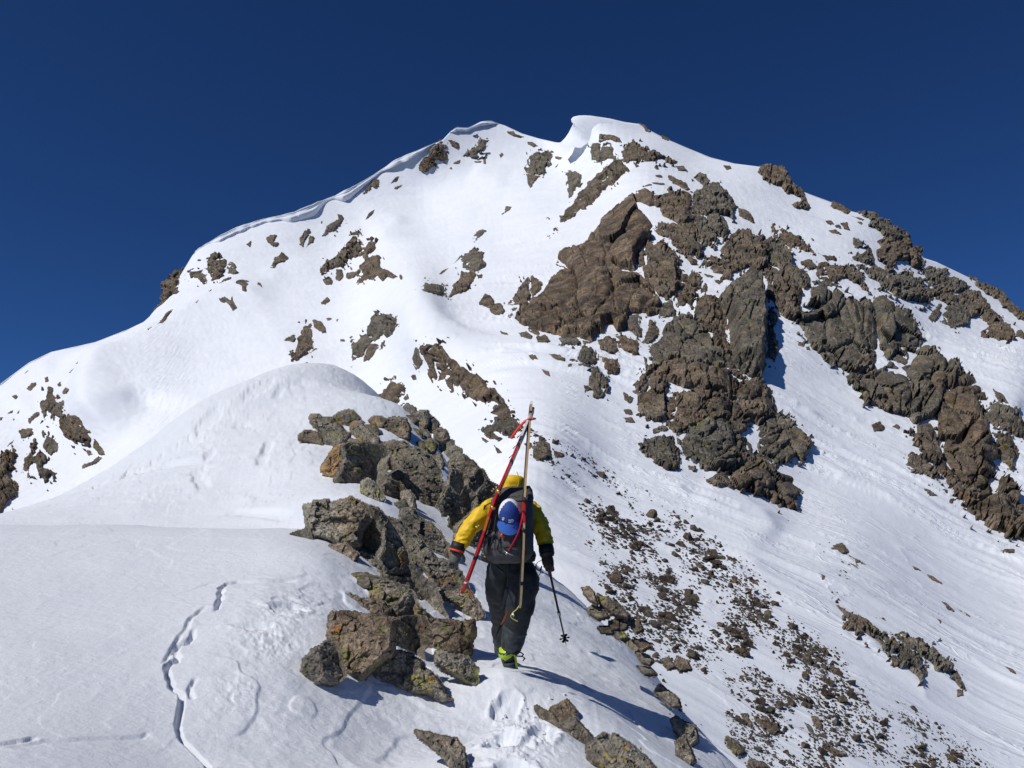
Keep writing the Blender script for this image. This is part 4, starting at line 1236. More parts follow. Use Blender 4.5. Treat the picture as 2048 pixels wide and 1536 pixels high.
near_pile('huge tilted brown slab above the climber, dark toward its foot', 'R16',
          [('upper_slab', '880,450 960,435 1050,440 1150,500 1250,540 1330,590 1380,700 1300,740 1150,760 1000,760 920,765 1000,740 960,640 910,540', 0, LIT, dict(near_up=1.3, ridge=0.7)),
           ('lower_slab', '920,765 1010,740 1150,750 1300,730 1380,690 1420,740 1450,860 1460,1000 1400,1140 1330,1120 1250,1060 1200,950 1120,870 1000,850', 0, DRK, dict(near_up=0.6, slopes=(0.3, 1.0), ridge=0.3))], 'rock_slab')
near_pile('long dark wall of lichened rubble left of the climber shoulder', 'R16',
          [('rubble_block', '1540,640 1640,560 1700,590 1730,640 1690,720 1620,760 1560,740', 2, LIT, dict(near_up=0.4, base=15.5)),
           ('rubble_block', '1690,650 1760,640 1800,690 1850,730 1800,800 1720,810 1680,740', 1, LIT, dict(near_up=0.4, base=15.0)),
           ('rubble_block', '1560,740 1650,760 1700,800 1690,900 1640,1000 1560,980 1520,880', 2, DRK, dict(base=14.0)),
           ('rubble_block', '1700,800 1800,800 1850,730 1890,770 1920,840 1850,940 1760,960 1700,900', 0, DRK, dict(base=14.3)),
           ('rubble_block', '1850,940 1920,840 2010,890 2040,960 1980,1040 1900,1100 1800,1160 1780,1020', 0, DRK, dict(base=13.6)),
           ('rubble_block', '1600,1310 1700,1210 1800,1160 1900,1100 2040,960 2090,1000 2060,1200 1950,1500 1800,1480 1700,1440 1600,1400', 0, DRK, dict(base=12.3)),
           ('rubble_block', '1440,1010 1520,900 1570,980 1650,1000 1700,900 1780,1000 1800,1160 1700,1210 1600,1310 1550,1290 1560,1150 1480,1160', 0, DRK, dict(base=13.0))])
near_rock('rough grey boulder below the big rounded boulder', 'R16', '640,850 690,825 740,850 790,900 850,1010 810,1040 740,1010 650,945', mat=2, ridge=0.55)
near_rock('deep dark rock in the hollow right of the rough grey boulder', 'R16', '830,900 900,820 1000,870 1070,930 1060,990 1020,1050 960,1010 880,990', mat=0, style=DRK)
near_rock('small upright stone with a bright yellow lichen patch', 'R16', '1050,950 1110,940 1150,1000 1170,1095 1100,1125 1080,1050', mat=2)
near_rock('dark stone beside the upright yellow-patched stone', 'R16', '990,1070 1060,1040 1100,1115 1050,1150', mat=0)
# the great boulders beside the climber
near_pile('large pale-topped boulder with an orange right corner, left of the climber', 'R9',
          [('pale_face', '150,185 290,165 300,185 430,145 550,200 560,260 500,330 490,430 380,445 300,405 190,400 165,270', 3, LIT, dict(near_up=0.55, ridge=0.9, h=1.2)),
           ('orange_face', '455,300 540,250 600,270 640,350 630,430 600,505 540,485 490,420 470,360', 4, LIT, dict(near_up=0.35, ridge=0.7, h=1.3, seed=5)),
           ('dark_side', '550,200 620,230 700,350 770,440 830,600 950,700 1020,890 880,865 840,810 760,700 640,610 600,505 640,430 640,350 600,270', 0, DRK, dict(near_up=0.35, h=1.2))])
near_pile('ridge of slanted dark slabs behind the pale-topped boulder', 'R9',
          [('slab_block', '760,215 810,210 850,270 930,310 980,370 1040,440 1060,540 960,520 880,420 800,360 740,290', 0, LIT, dict(near_up=0.9, ridge=0.4)),
           ('slab_block', '680,270 740,300 810,370 890,430 970,530 1060,545 1100,600 1140,680 1060,720 960,720 900,600 860,560 800,450 740,360', 0, LIT, dict(near_up=0.9, ridge=0.45)),
           ('slab_block', '950,720 1060,725 1145,685 1250,855 1210,895 1110,795', 2, LIT, dict(near_up=0.7, ridge=0.5))])
near_rock('olive-grey slab wedged under the orange corner', 'R9', '470,510 500,470 560,490 650,560 720,610 750,690 640,650 510,610', 'rock_slab', 2, near_up=0.8, ridge=0.25, slopes=(0.3, 0.7))
near_pile('dark speckled block crusted with white lichen, between the two big boulders', 'R9',
          [('speckled_top', '290,610 400,610 540,620 700,670 800,720 790,760 640,790 500,770 400,740 320,740 290,730 340,700', 0, LIT, dict(near_up=1.2, ridge=0.9)),
           ('crusted_face', '300,770 320,735 400,735 500,765 640,785 660,830 640,880 560,860 440,850 350,830', 3, LIT, dict(near_up=0.3, ridge=0.8)),
           ('crusted_corner', '640,870 650,810 740,790 800,720 835,790 830,885 760,900 700,890', 2, DRK, dict(ridge=0.45, near_up=0.3))])
near_pile('largest foreground boulder, brown speckled face with mossy dark right side', 'R9',
          [('speckled_face', '320,850 460,850 620,875 720,890 705,960 690,1080 640,1130 560,1200 500,1262 430,1235 390,1195 370,1120 320,1030 300,970', 1, LIT, dict(near_up=0.7, ridge=0.95, h=1.3, rough=0.8)),
           ('mossy_side', '715,890 840,880 870,960 900,1040 860,1080 880,1140 760,1095 690,1085 705,960', 0, DRK, dict(h=1.1)),
           ('lower_block', '560,1200 640,1130 690,1085 760,1090 860,1140 890,1200 960,1240 990,1310 1045,1385 1000,1400 900,1350 800,1355 740,1328 650,1290 570,1285 500,1262', 2, LIT, dict(near_up=0.5, ridge=0.75, h=1.1))])
near_rock('small three-sided boulder at the left foot of the largest boulder', 'R9', '135,1175 200,1080 300,1020 340,1060 370,1130 392,1225 330,1275 220,1285 150,1220', mat=0, ridge=0.45, slopes=(0.3, 1.6), near_up=0.4)
near_pile('squarish brown boulder beside the climber boot, yellow lichen on its right edge', 'R9',
          [('front_face', '840,810 930,890 1100,905 1190,900 1185,990 1155,1135 1110,1135 1050,1115 950,1085 870,1065 850,960', 1, LIT, dict(near_up=0.35, ridge=0.93, h=1.2, slopes=(0.2, 2.0))),
           ('lower_stone', '960,1090 1050,1110 1150,1130 1205,1190 1205,1300 1100,1240 1040,1210 970,1160', 2, LIT, dict(near_up=0.3, ridge=0.5))])
near_rock('little dark stone at the left corner of the pale-topped boulder', 'R9', '70,370 150,345 180,325 195,400 120,390', mat=0)
near_rock('thin dark rock edge under the pale-topped boulder', 'R9', '315,440 400,430 470,490 450,530 400,500', mat=1)
# bottom of the picture
near_rock('speckled black and cream rock at the bottom, half sunk in snow', 'R15', '110,770 200,790 300,815 380,830 430,900 445,1000 440,1060 400,1070 330,960 240,890 160,830', mat=2, near_up=1.2, ridge=0.7)
near_rock('brown peaked stone in the snow ramp at the bottom', 'R15', '1040,625 1140,570 1190,630 1190,685 1100,720 1075,680', mat=1, ridge=0.7)
near_rock('dark brown stone below the peaked stone on the snow ramp', 'R15', '1100,725 1190,690 1260,760 1320,830 1290,880 1200,830', mat=0)
near_rock('flat thin rock edge left of the peaked stone', 'R15', '930,610 980,640 1040,660 1085,745 980,675', mat=0)
near_rock('broad yellow-lichened boulder cut by the bottom edge', 'R15', '1285,880 1390,790 1480,810 1600,880 1680,960 1760,1060 1440,1070 1330,1010 1285,965', mat=2, near_up=0.9, ridge=0.6, h=1.1)
EG = [('R15', '1740,500 1775,455 1840,500 1900,550 1915,605 1860,605 1800,565'), ('R15', '1830,580 1900,600 1920,645 1860,645'), ('R15', '1850,700 1880,670 1960,720 2020,740 2040,840 1980,880 1900,810'), ('R15', '1880,850 1940,800 1980,880 2020,980 1980,1010 1890,930'),
      ('R12', '390,940 430,935 470,970 490,1050 450,1030 410,990'), ('R12', '430,1090 470,1055 540,1090 580,1140 500,1160 440,1120'), ('R12', '490,1000 560,1010 640,1060 720,1130 700,1160 600,1120 520,1060'), ('R12', '520,1250 600,1260 650,1320 580,1310'),
      ('R12', '650,1310 700,1285 800,1350 750,1390 680,1350'), ('R12', '730,1170 780,1160 810,1230 760,1250 730,1210'), ('R12', '740,1300 800,1290 860,1340 800,1370'), ('R12', '760,1380 830,1400 880,1440 850,1470 800,1450'),
      ('R12', '930,1430 980,1420 1030,1480 980,1500'), ('R12', '1040,1410 1110,1440 1140,1500 1060,1510 1020,1470'), ('R12', '760,1470 860,1490 900,1530 820,1530'), ('R12', '650,1150 720,1160 690,1220 650,1230'), ('R12', '570,1170 640,1150 650,1220 590,1230'),
      ('R12', '600,1230 660,1225 700,1280 640,1300'), ('R12', '500,1210 570,1205 600,1250 530,1250')]
for k_, (w_, s_) in enumerate(EG):
    near_rock('angular stone in the row along the edge of the snow ramp', w_, s_, 'stone', k_ % 3, group='stones along the ramp edge', near_up=0.6, grow=0.8, h=0.8)
# ------------------------------------------------------------------ labels that single out each small rock
ORD = ['first', 'second', 'third', 'fourth', 'fifth', 'sixth', 'seventh', 'eighth', 'ninth', 'tenth', 'eleventh', 'twelfth', 'thirteenth', 'fourteenth', 'fifteenth',
       'sixteenth', 'seventeenth', 'eighteenth', 'nineteenth', 'twentieth', 'twenty-first', 'twenty-second', 'twenty-third', 'twenty-fourth', 'twenty-fifth']
CUT = [' in ', ' on ', ' at ', ' below', ' under', ' beside', ' right ', ' left ', ' above', ' with ', ' along', ' between', ' where ', ' of the ', ' just', ',', ' low ', ' running', ' high ', ' against', ' behind',
       ' peeking', ' split ', ' standing', ' leaning', ' strung', ' cut ', ' streaked', ' beneath', ' capping', ' ringed', ' near ', ' and its ', ' marked', ' hugging', ' resting', ' from ', ' wedged']


def short_name(lb):
    k = len(lb)
    for c_ in CUT:
        j = lb.find(c_)
        if j > 0 and len(lb[:j].split()) >= 2:
            k = min(k, j)
    return lb[:k]


_names = [short_name(r[0]) for r in REG]
_full = [n if _names.count(n) == 1 else ' '.join(r[0].split()[:8]) for n, r in zip(_names, REG)]
_bins = {}
for o_, c_ in SMALLS:
    g_ = o_['group']
    if g_ in ('small rocks in the left bowl', 'small rocks on the right flank', 'small rocks beside the buttress'):
        best = min(range(len(REG)), key=lambda k: np.hypot(*(REG[k][1] - c_)))
        dv = c_ - REG[best][1]
        side = ('right of' if dv[0] > 0 else 'left of') if abs(dv[0]) > abs(dv[1]) else ('below' if dv[1] > 0 else 'above')
        _bins.setdefault((best, side), []).append((float(np.hypot(*dv)), o_))
    else:
        _bins.setdefault(g_, []).append((float(c_[0] if 'ramp' not in g_ else c_[1]), o_))
for key, items in _bins.items():
    items.sort(key=lambda t: t[0])
    for k, (_, o_) in enumerate(items):
        if isinstance(key, tuple):
            pre = '' if len(items) == 1 else ('closest ' if k == 0 else ORD[min(k, 24)] + ' closest ')
            o_['label'] = '%ssmall rock %s the %s' % (pre, key[1], _full[key[0]])
        elif 'ramp' in key:
            o_['label'] = '%s stone from the top in the row along the snow ramp edge' % ORD[k]
        elif 'talus' in key:
            o_['label'] = '%s boulder from the left among the talus at the bottom right' % ORD[k]
        else:
            o_['label'] = '%s dark stone from the left on the wind-scoured snow at the right' % ORD[k]
# ------------------------------------------------------------------ talus: loose angular stones on the right slope
rng = random.Random(11)
STONES = []
for k in range(14):
    bm = bmesh.new()
    r2 = random.Random(100 + k)
    ax = (1.0, r2.uniform(0.55, 0.9), r2.uniform(0.4, 0.75))
    for _ in range(13):
        d = Vector((r2.gauss(0, 1), r2.gauss(0, 1), r2.gauss(0, 1))).normalized()
        m_ = max(abs(d.x), abs(d.y), abs(d.z))
        d = d * (0.55 + 0.45 / max(m_, 0.6)) * r2.uniform(0.75, 1.0) * 0.5
        bm.verts.new((d.x * ax[0], d.y * ax[1], d.z * ax[2]))
    res = bmesh.ops.convex_hull(bm, input=bm.verts)
    loose = [v for v in bm.verts if not v.link_faces]
    bmesh.ops.delete(bm, geom=loose, context='VERTS')
    me = bpy.data.meshes.new('talus_stone')
    bm.to_mesh(me)
    bm.free()
    me.materials.append(ROCK_TALUS[k % 3])
    STONES.append(me)

TALUS = [('R12', '350,380 620,340 850,400 1000,450 1130,520 1300,640 1400,760 1480,900 1600,1000 1700,1100 1850,1200 2048,1350 2048,1536 1150,1536 1000,1400 850,1300 700,1120 480,900 440,700 420,560', 1.0, 1.0),
         ('R12', '20,20 300,60 420,60 520,120 650,230 800,330 920,420 700,400 560,330 380,300 250,200 90,120', 0.8, 0.9),
         ('R6', '1690,740 1760,880 1850,960 1990,1000 2048,1080 2048,1180 1900,1130 1780,1060 1700,960 1640,860', 0.6, 0.8),
         ('R12', '1060,430 1200,500 1330,600 1400,660 1300,650 1180,600 1100,520', 0.8, 0.6),
         ('R13', '0,100 150,150 250,300 400,420 520,560 640,640 760,740 820,830 860,960 1000,1040 1300,1150 1500,1290 1680,1400 1850,1536 1850,1640 500,1640 100,1536 0,1350', 0.85, 0.85),
         ('R13', '600,0 800,40 870,150 900,200 800,290 740,240 640,130', 0.5, 0.7), ('R13', '700,340 780,360 900,430 1120,590 1020,540 850,470 720,400', 0.7, 0.7),
         ('R13', '1420,330 1530,400 1680,510 1780,560 1700,530 1560,470', 0.5, 0.5),
         ('R15', '1560,250 1700,330 1900,560 2048,720 2048,1000 1900,800 1760,560 1620,380', 0.5, 1.0),
         ('R12', '380,900 520,980 700,1120 860,1320 1000,1420 1150,1536 1000,1536 760,1380 560,1200 430,1060', 0.8, 1.5)]
cand = []
for w_, s_, dens, big in TALUS:
    pl = poly(w_, s_)
    lo, hi = pl.min(0), pl.max(0)
    n = int(area(pl) / 75.0 * dens)
    for _ in range(n * 14):
        u = rng.uniform(lo[0], hi[0])
        v = rng.uniform(lo[1], hi[1])
        cand.append((u, v, dens, big, pl))
ok = []
cu = np.array([c[0] for c in cand])
cv = np.array([c[1] for c in cand])
cl = fbm(np.stack([cu / 70.0 + cv / 160.0, cv / 45.0 - cu / 60.0, cu * 0], -1), 3, 5)
# group by polygon object
from itertools import groupby
pos = 0
for key, grp in groupby(cand, key=lambda c: id(c[4])):
    grp = list(grp)
    U_ = cu[pos:pos + len(grp)]
    V_ = cv[pos:pos + len(grp)]
    C_ = cl[pos:pos + len(grp)]
    D_ = sdf(grp[0][4], U_, V_)
    area_n = int(area(grp[0][4]) / 75.0 * grp[0][2])
    cnt = 0
    for k in range(len(grp)):
        edge_p = min(1.0, max(0.0, (D_[k] + 10) / 40.0))
        if rng.random() < edge_p * max(0.0, min(1.0, 0.55 + 1.7 * C_[k])):
            r = rng.random()
            sz = 2.6 + 5.0 * rng.random() ** 1.6 + (14.0 * (r - 0.9) / 0.1 if r > 0.9 else 0) + (9 if r > 0.99 else 0)
            ok.append((U_[k], V_[k], sz * grp[0][3]))
    pos += len(grp)
ok.sort(key=lambda c: -c[2])
big_n = 0
SV, SF, base_i = [], [], 0
for k, (u, v, sz) in enumerate(ok):
    p = m_surf(np.array([u]), np.array([v]))[0]
    hit = n_hit(u, v)
    if hit is not None and hit[1] < p[1]:
        p = hit
        d_ = proj(hit)[2]
        n_ = np.array([0.4, -0.1, 0.9])
    else:
        d_ = float(m_depth(u, v))
        n_ = m_normal(np.array([u]), np.array([v]))[0]
    size = sz * d_ / FPX * 1.25
    me = STONES[rng.randrange(len(STONES))]
    zax = Vector(n_).normalized()
    q_ = zax.to_track_quat('Z', 'Y').to_matrix() @ Matrix.Rotation(rng.uniform(-0.9, 0.9) - 0.5, 3, 'Z') @ Matrix.Rotation(rng.uniform(-0.5, 0.5), 3, 'X') @ Matrix.Rotation(rng.uniform(-0.4, 0.4), 3, 'Y')
    loc = Vector(p) + zax * size * rng.uniform(0.02, 0.16)
    if big_n < 296:
        big_n += 1
        o = bpy.data.objects.new('talus_stone', me)
        COL.objects.link(o)
        o.matrix_world = Matrix.LocRotScale(loc, q_.to_quaternion(), Vector((size,) * 3))
        o['label'] = 'angular loose stone in the talus field on the right slope'
        o['category'] = 'stone'
        o['group'] = 'talus stones on the right slope'
    else:
        if 'T' not in me:
            bm = bmesh.new()
            bm.from_mesh(me)
            bmesh.ops.triangulate(bm, faces=bm.faces)
            co_ = np.array([v_.co for v_ in bm.verts])
            f_ = np.array([[w.index for w in f.verts] for f in bm.faces])
            bm.free()
            me['T'] = 1
            STONES_NP = globals().setdefault('STONES_NP', {})
            STONES_NP[me.name] = (co_, f_)
        co_, f_ = STONES_NP[me.name]
        SV.append((co_ * size) @ np.array(q_).T + np.array(loc))
        SF.append(f_ + base_i)
        base_i += len(co_)
link('talus_gravel', mesh_np('talus_gravel', np.concatenate(SV), np.concatenate(SF), ROCK_TALUS[0], smooth=False), kind='stuff', label='fine talus rubble scattered over the right slope', category='gravel')
print('TALUS', len(ok))

# ------------------------------------------------------------------ cornices: overhanging lips of wind-packed snow
def cornice(label, pts, over, drop, seed):
    """pts: (u, v) along the crest; over: metres the lip hangs out; drop: metres it is thick"""
    pts = np.array(pts, float)
    L = np.concatenate([[0], np.cumsum(np.hypot(*np.diff(pts, axis=0).T))])
    n = int(L[-1] / 2.2)
    t = np.linspace(0, L[-1], n)
    U = np.interp(t, L, pts[:, 0])
    V = np.interp(t, L, pts[:, 1])
    base = m_pos(U, V)
    rel = t / L[-1]
    amp = np.clip(np.minimum(rel, 1 - rel) * 9, 0.12, 1) * (0.75 + 0.5 * vnoise(np.stack([t / 38.0, t * 0, t * 0 + seed], -1), seed)) * (0.95 + 0.10 * vnoise(np.stack([t / 12.0, t * 0, t * 0 + seed], -1), seed + 3))
    tan = np.gradient(base, axis=0)
    tan /= np.linalg.norm(tan, axis=1, keepdims=True)
    cam_h = EYE - base
    cam_h[:, 2] = 0
    cam_h /= np.linalg.norm(cam_h, axis=1, keepdims=True)
    out = cam_h
    up = np.array([0, 0, 1.0])
    prof = [(-3.0, -1.3), (-1.4, -0.15), (-0.4, 0.20), (0.3, 0.22), (0.75, 0.08), (0.98, -0.14), (1.0, -0.28), (1.0, -0.38), (1.12, -0.6), (1.22, -0.8), (1.2, -0.92), (1.38, -1.15), (1.52, -1.4), (1.75, -1.8), (1.6, -2.9)]
    R = []
    for j, (a, b) in enumerate(prof):
        wob = 1 + 0.08 * vnoise(np.stack([t / 22.0, t * 0 + j * 0.7, t * 0 + seed], -1), seed + 7)
        R.append(base + out * (a * over * amp * (wob if j > 3 else 1))[:, None] + up * (b * drop * amp * (wob if j > 4 else 1))[:, None])
    R = np.array(R)
    c = R.reshape(-1, 3).mean(0)
    o = link('snow_cornice', mesh_np('snow_cornice', R.reshape(-1, 3) - c, quads(len(prof), n)[:, ::-1], M_SNOW_FAR), label=label, category='cornice', kind='thing')
    o.location = c
    return o


cornice('long overhanging snow cornice along the left skyline above the bowl', [(386, 514), (390, 503), (410, 489), (472, 458), (526, 440), (588, 428), (625, 414), (649, 401), (699, 382), (737, 358), (788, 324), (839, 301), (870, 286)], 2.1, 1.35, 3)
cornice('low snow cornice on the skyline at the far left', [(-60, 792), (0, 770), (58, 727), (102, 706), (191, 686), (253, 662), (285, 646)], 1.6, 0.9, 9)
cornice('short snow lip on the skyline left of the left summit', [(900, 265), (913, 257), (935, 258), (962, 246), (983, 244), (1000, 248)], 1.2, 0.7, 14)

# the curled summit cornice hangs out to the left
def summit_curl():
    sec = [(1116, 288), (1128, 279), (1138, 266), (1144, 254), (1147, 247), (1143, 243), (1142, 238), (1146, 233.5), (1156, 231), (1170, 230.5), (1190, 233), (1208, 237.5), (1222, 244)]
    rows = []
    s0 = 230.0
    for k, t in enumerate(np.linspace(0, 1, 12)):
        row = []
        for j, (u, v) in enumerate(sec):
            f = j / (len(sec) - 1)
            # towards us the lip sinks back into the slope
            w = 1 - t ** 1.6
            uu_ = u * w + (1160 + 50 * f) * (1 - w) + 1.6 * vnoise(np.array([k * 0.6, j * 0.5, 1.0]), 8)
            vv_ = v * w + (292 - 34 * f) * (1 - w) + 4 * t
            row.append(at(uu_, vv_, s0 - 5.0 * t - 2.0 * (j >= 4) * w))
        rows.append(row)
    far = [at(u + 2, v + 1.5, s0 + 6.0) for (u, v) in sec]
    R = np.array([far] + rows)
    c = R.reshape(-1, 3).mean(0)
    o = link('snow_cornice', mesh_np('snow_cornice', R.reshape(-1, 3) - c, quads(len(R), len(sec)), M_SNOW_FAR), label='curled snow cornice overhanging to the left on the right summit', category='cornice', kind='thing')
    o.location = c


summit_curl()
# ------------------------------------------------------------------ the climber
SB = 6.57                                     # camera depth of the climber
PXM = SB / FPX


def W(u, v, ds=0.0):
    return at(u, v, SB + ds)


def plain(name, col, rough=0.6, metal=0.0, bump=0.0, bscale=60.0, spec=0.4, var=0.12):
    m, nt, b = new_mat(name)
    p = world_pos(nt)
    n = noise_node(nt, p, 26.0, 4, 0.6)
    lo = tuple(c * (1 - var) for c in col)
    hi = tuple(min(1, c * (1 + var)) for c in col)
    nt.links.new(ramp(nt, n, [(0.35, lo), (0.65, hi)]), b.inputs['Base Color'])
    b.inputs['Roughness'].default_value = rough
    b.inputs['Metallic'].default_value = metal
    b.inputs['Specular IOR Level'].default_value = spec
    if bump > 0:
        bump_chain(nt, b, [(noise_node(nt, p, bscale, 4, 0.6), bump, 0.006)])
    return m


C_YEL = plain('jacket_yellow', (0.80, 0.50, 0.010), 0.55, bump=0.25, bscale=40)
C_PANT = plain('trouser_black', (0.020, 0.024, 0.027), 0.7, bump=0.3, bscale=45, var=0.3)
C_PANT2 = plain('trouser_gaiter_grey', (0.045, 0.055, 0.058), 0.65, bump=0.3, bscale=45, var=0.3)
C_PACK = plain('pack_grey', (0.085, 0.083, 0.080), 0.75, bump=0.3, bscale=60, var=0.2)
C_PACKD = plain('pack_dark', (0.022, 0.022, 0.023), 0.7, bump=0.2)
C_RED = plain('ski_red', (0.55, 0.022, 0.024), 0.35, var=0.2)
C_REDO = plain('strap_red', (0.75, 0.06, 0.025), 0.5)
C_WOOD = plain('ski_sidewall', (0.62, 0.43, 0.22), 0.5)
C_WHITE = plain('white_fabric', (0.75, 0.76, 0.78), 0.7, var=0.05)
C_BLUE = plain('cap_blue', (0.018, 0.055, 0.26), 0.7, bump=0.15)
C_BLUE2 = plain('cap_brim_blue', (0.035, 0.12, 0.46), 0.65, bump=0.15)
C_BLK = plain('black_rubber', (0.012, 0.012, 0.013), 0.6)
C_GLV = plain('glove_grey', (0.13, 0.12, 0.11), 0.75)
C_GLVB = plain('glove_brown', (0.035, 0.025, 0.02), 0.7)
C_LIME = plain('boot_lime', (0.50, 0.68, 0.02), 0.4)
C_SOLE = plain('boot_sole', (0.045, 0.055, 0.065), 0.7, bump=0.5, bscale=90)
C_MET = plain('metal', (0.62, 0.62, 0.62), 0.3, 1.0)
C_GOLD = plain('brass', (0.55, 0.42, 0.12), 0.4, 0.8)
C_ORG = plain('orange', (0.55, 0.13, 0.02), 0.5)
C_CORD = plain('cord_yellow', (0.60, 0.58, 0.10), 0.7)
C_SKIN = plain('under_layer', (0.03, 0.03, 0.03), 0.8)


def skin_np(pts, edges, radii, sub=2, root=0):
    """skin modifier over a joint graph; returns the finished vertices and quads/tris"""
    me = bpy.data.meshes.new('tmp')
    me.from_pydata([tuple(p) for p in pts], edges, [])
    o = bpy.data.objects.new('tmp', me)
    COL.objects.link(o)
    md = o.modifiers.new('s', 'SKIN')
    md.use_smooth_shade = True
    md.branch_smoothing = 0.6
    for k, r in enumerate(radii):
        r = r if isinstance(r, tuple) else (r, r)
        me.skin_vertices[0].data[k].radius = r
        me.skin_vertices[0].data[k].use_root = (k == root)
    ss = o.modifiers.new('u', 'SUBSURF')
    ss.levels = sub
    ss.render_levels = sub
    dg = bpy.context.evaluated_depsgraph_get()
    ev = o.evaluated_get(dg)
    m2 = ev.to_mesh()
    n = len(m2.vertices)
    co = np.empty(n * 3)
    m2.vertices.foreach_get('co', co)
    nr = np.empty(n * 3)
    m2.vertices.foreach_get('normal', nr)
    faces = [tuple(p.vertices) for p in m2.polygons]
    ev.to_mesh_clear()
    bpy.data.objects.remove(o)
    bpy.data.meshes.remove(me)
    return co.reshape(-1, 3), nr.reshape(-1, 3), faces


def mesh_py(name, V, F, mat, smooth=True):
    me = bpy.data.meshes.new(name)
    me.from_pydata([tuple(v) for v in V], [], [tuple(f) for f in F])
    me.materials.append(mat)
    if smooth:
        me.polygons.foreach_set('use_smooth', [True] * len(me.polygons))
    me.update()
    return me


def part(name, V, F, mat, parent, smooth=True, label=None):
    V = np.asarray(V, float) - np.array(WORLD_LOC[parent.name])
    o = link(name, mesh_py(name, V, F, mat, smooth), parent, label=label)
    WORLD_LOC[o.name] = WORLD_LOC[parent.name]
    return o


WORLD_LOC = {}


def thing(name, loc, label, cat, V=None, F=None, mat=None, smooth=True, group=None):
    loc = np.asarray(loc, float)
    if V is None:
        o = empty(name, loc, label=label, category=cat, group=group)
    else:
        o = link(name, mesh_py(name, np.asarray(V, float) - loc, F, mat, smooth), None, label=label, category=cat, group=group)
        o.location = loc
    WORLD_LOC[o.name] = loc
    return o


def tube(path, rad, n=10, caps=True, flat=1.0, up=None):
    """swept tube; rad a number or a list; flat squashes the section along the second axis"""
    path = np.array(path, float)
    m = len(path)
    rad = np.full(m, rad) if np.isscalar(rad) else np.array(rad, float)
    T = np.gradient(path, axis=0)
    T /= np.linalg.norm(T, axis=1, keepdims=True) + 1e-12
    ref = np.array([0, 0, 1.0]) if up is None else np.array(up, float)
    V, F = [], []
    for k in range(m):
        a = np.cross(T[k], ref)
        if np.linalg.norm(a) < 1e-4:
            a = np.cross(T[k], [1.0, 0.2, 0])
        a /= np.linalg.norm(a)
        b = np.cross(a, T[k])
        for j in range(n):
            t = 2 * math.pi * j / n
            V.append(path[k] + a * rad[k] * math.cos(t) + b * rad[k] * flat * math.sin(t))
    for k in range(m - 1):
        for j in range(n):
            F.append((k * n + j, k * n + (j + 1) % n, (k + 1) * n + (j + 1) % n, (k + 1) * n + j))
    if caps:
        F.append(tuple(range(n))[::-1])
        F.append(tuple(range((m - 1) * n, m * n)))
    return V, F


def join(*parts):
    V, F = [], []
    for v, f in parts:
        b = len(V)
        V += [tuple(p) for p in v]
        F += [tuple(i + b for i in q) for q in f]
    return V, F


def smooth_path(pts, n=6):
    """Catmull-Rom through the points"""
    P_ = [np.array(p, float) for p in pts]
    P_ = [2 * P_[0] - P_[1]] + P_ + [2 * P_[-1] - P_[-2]]
    out = []
    for k in range(1, len(P_) - 2):
        for t in np.linspace(0, 1, n, endpoint=False):
            a, b, c, d = P_[k - 1:k + 3]
            out.append(0.5 * ((2 * b) + (c - a) * t + (2 * a - 5 * b + 4 * c - d) * t * t + (3 * b - 3 * c + d - a) * t ** 3))
    out.append(P_[-2])
    return np.array(out)


def folds(V, N, amp, freq, seed, stretch=(1, 1, 1)):
    q_ = V * freq * np.array(stretch)
    q_ = q_ + vnoise(V * freq * 0.6, seed + 5)[..., None] * 0.8
    f = 1 - 2 * np.abs(vnoise(q_, seed))
    return V + N * (f * amp)[:, None]


def ellipsoid(c, ax, nu=24, nv=16, keepf=None):
    """ax: 3x3 rows = half axes in world space"""
    V, F = [], []
    for i in range(nv + 1):
        th = math.pi * i / nv
        for j in range(nu):
            ph = 2 * math.pi * j / nu
            d = np.array([math.sin(th) * math.cos(ph), math.sin(th) * math.sin(ph), math.cos(th)])
            V.append(np.asarray(c) + d @ np.asarray(ax))
    for i in range(nv):
        for j in range(nu):
            q_ = (i * nu + j, (i + 1) * nu + j, (i + 1) * nu + (j + 1) % nu, i * nu + (j + 1) % nu)
            if keepf is None or keepf(i / nv, (j + 0.5) / nu):
                F.append(q_)
    return V, F


VIEW_R = np.array([1.0, 0, 0])
VIEW_U = np.array([0, -SP, CP])
VIEW_F = np.array([0, CP, SP])

# --- body and clothes
FEET = W(1016, 1345, 0.1)
J = dict(pelvis=W(1022, 1118, .08), belly=W(1020, 1082, .11), chest=W(1020, 1036, .17), neck=W(1024, 996, .23), head=W(1027, 966, .28),
         ls=W(977, 1012, .16), le=W(935, 1060, .05), lw=W(917, 1096, -.03), rs=W(1062, 1014, .16), re=W(1086, 1062, .03), rw=W(1094, 1102, -.08),
         lh=W(996, 1128, .08), lk=W(1001, 1212, .36), la=W(1001, 1276, .66), rh=W(1050, 1130, .06), rk=W(1038, 1222, .0), ra=W(1020, 1306, .10), rt=W(1026, 1346, .20), lt=W(1000, 1296, .86))
keys = ['pelvis', 'belly', 'chest', 'neck', 'head', 'ls', 'le', 'lw', 'rs', 're', 'rw', 'lh', 'lk', 'la', 'rh', 'rk', 'ra', 'rt', 'lt']
ix = {k: i for i, k in enumerate(keys)}
E = lambda *ks: [(ix[a], ix[b]) for a, b in zip(ks[:-1], ks[1:])]
bones = E('pelvis', 'belly', 'chest', 'neck', 'head') + E('chest', 'ls', 'le', 'lw') + E('chest', 'rs', 're', 'rw') + E('pelvis', 'lh', 'lk', 'la', 'lt') + E('pelvis', 'rh', 'rk', 'ra', 'rt')
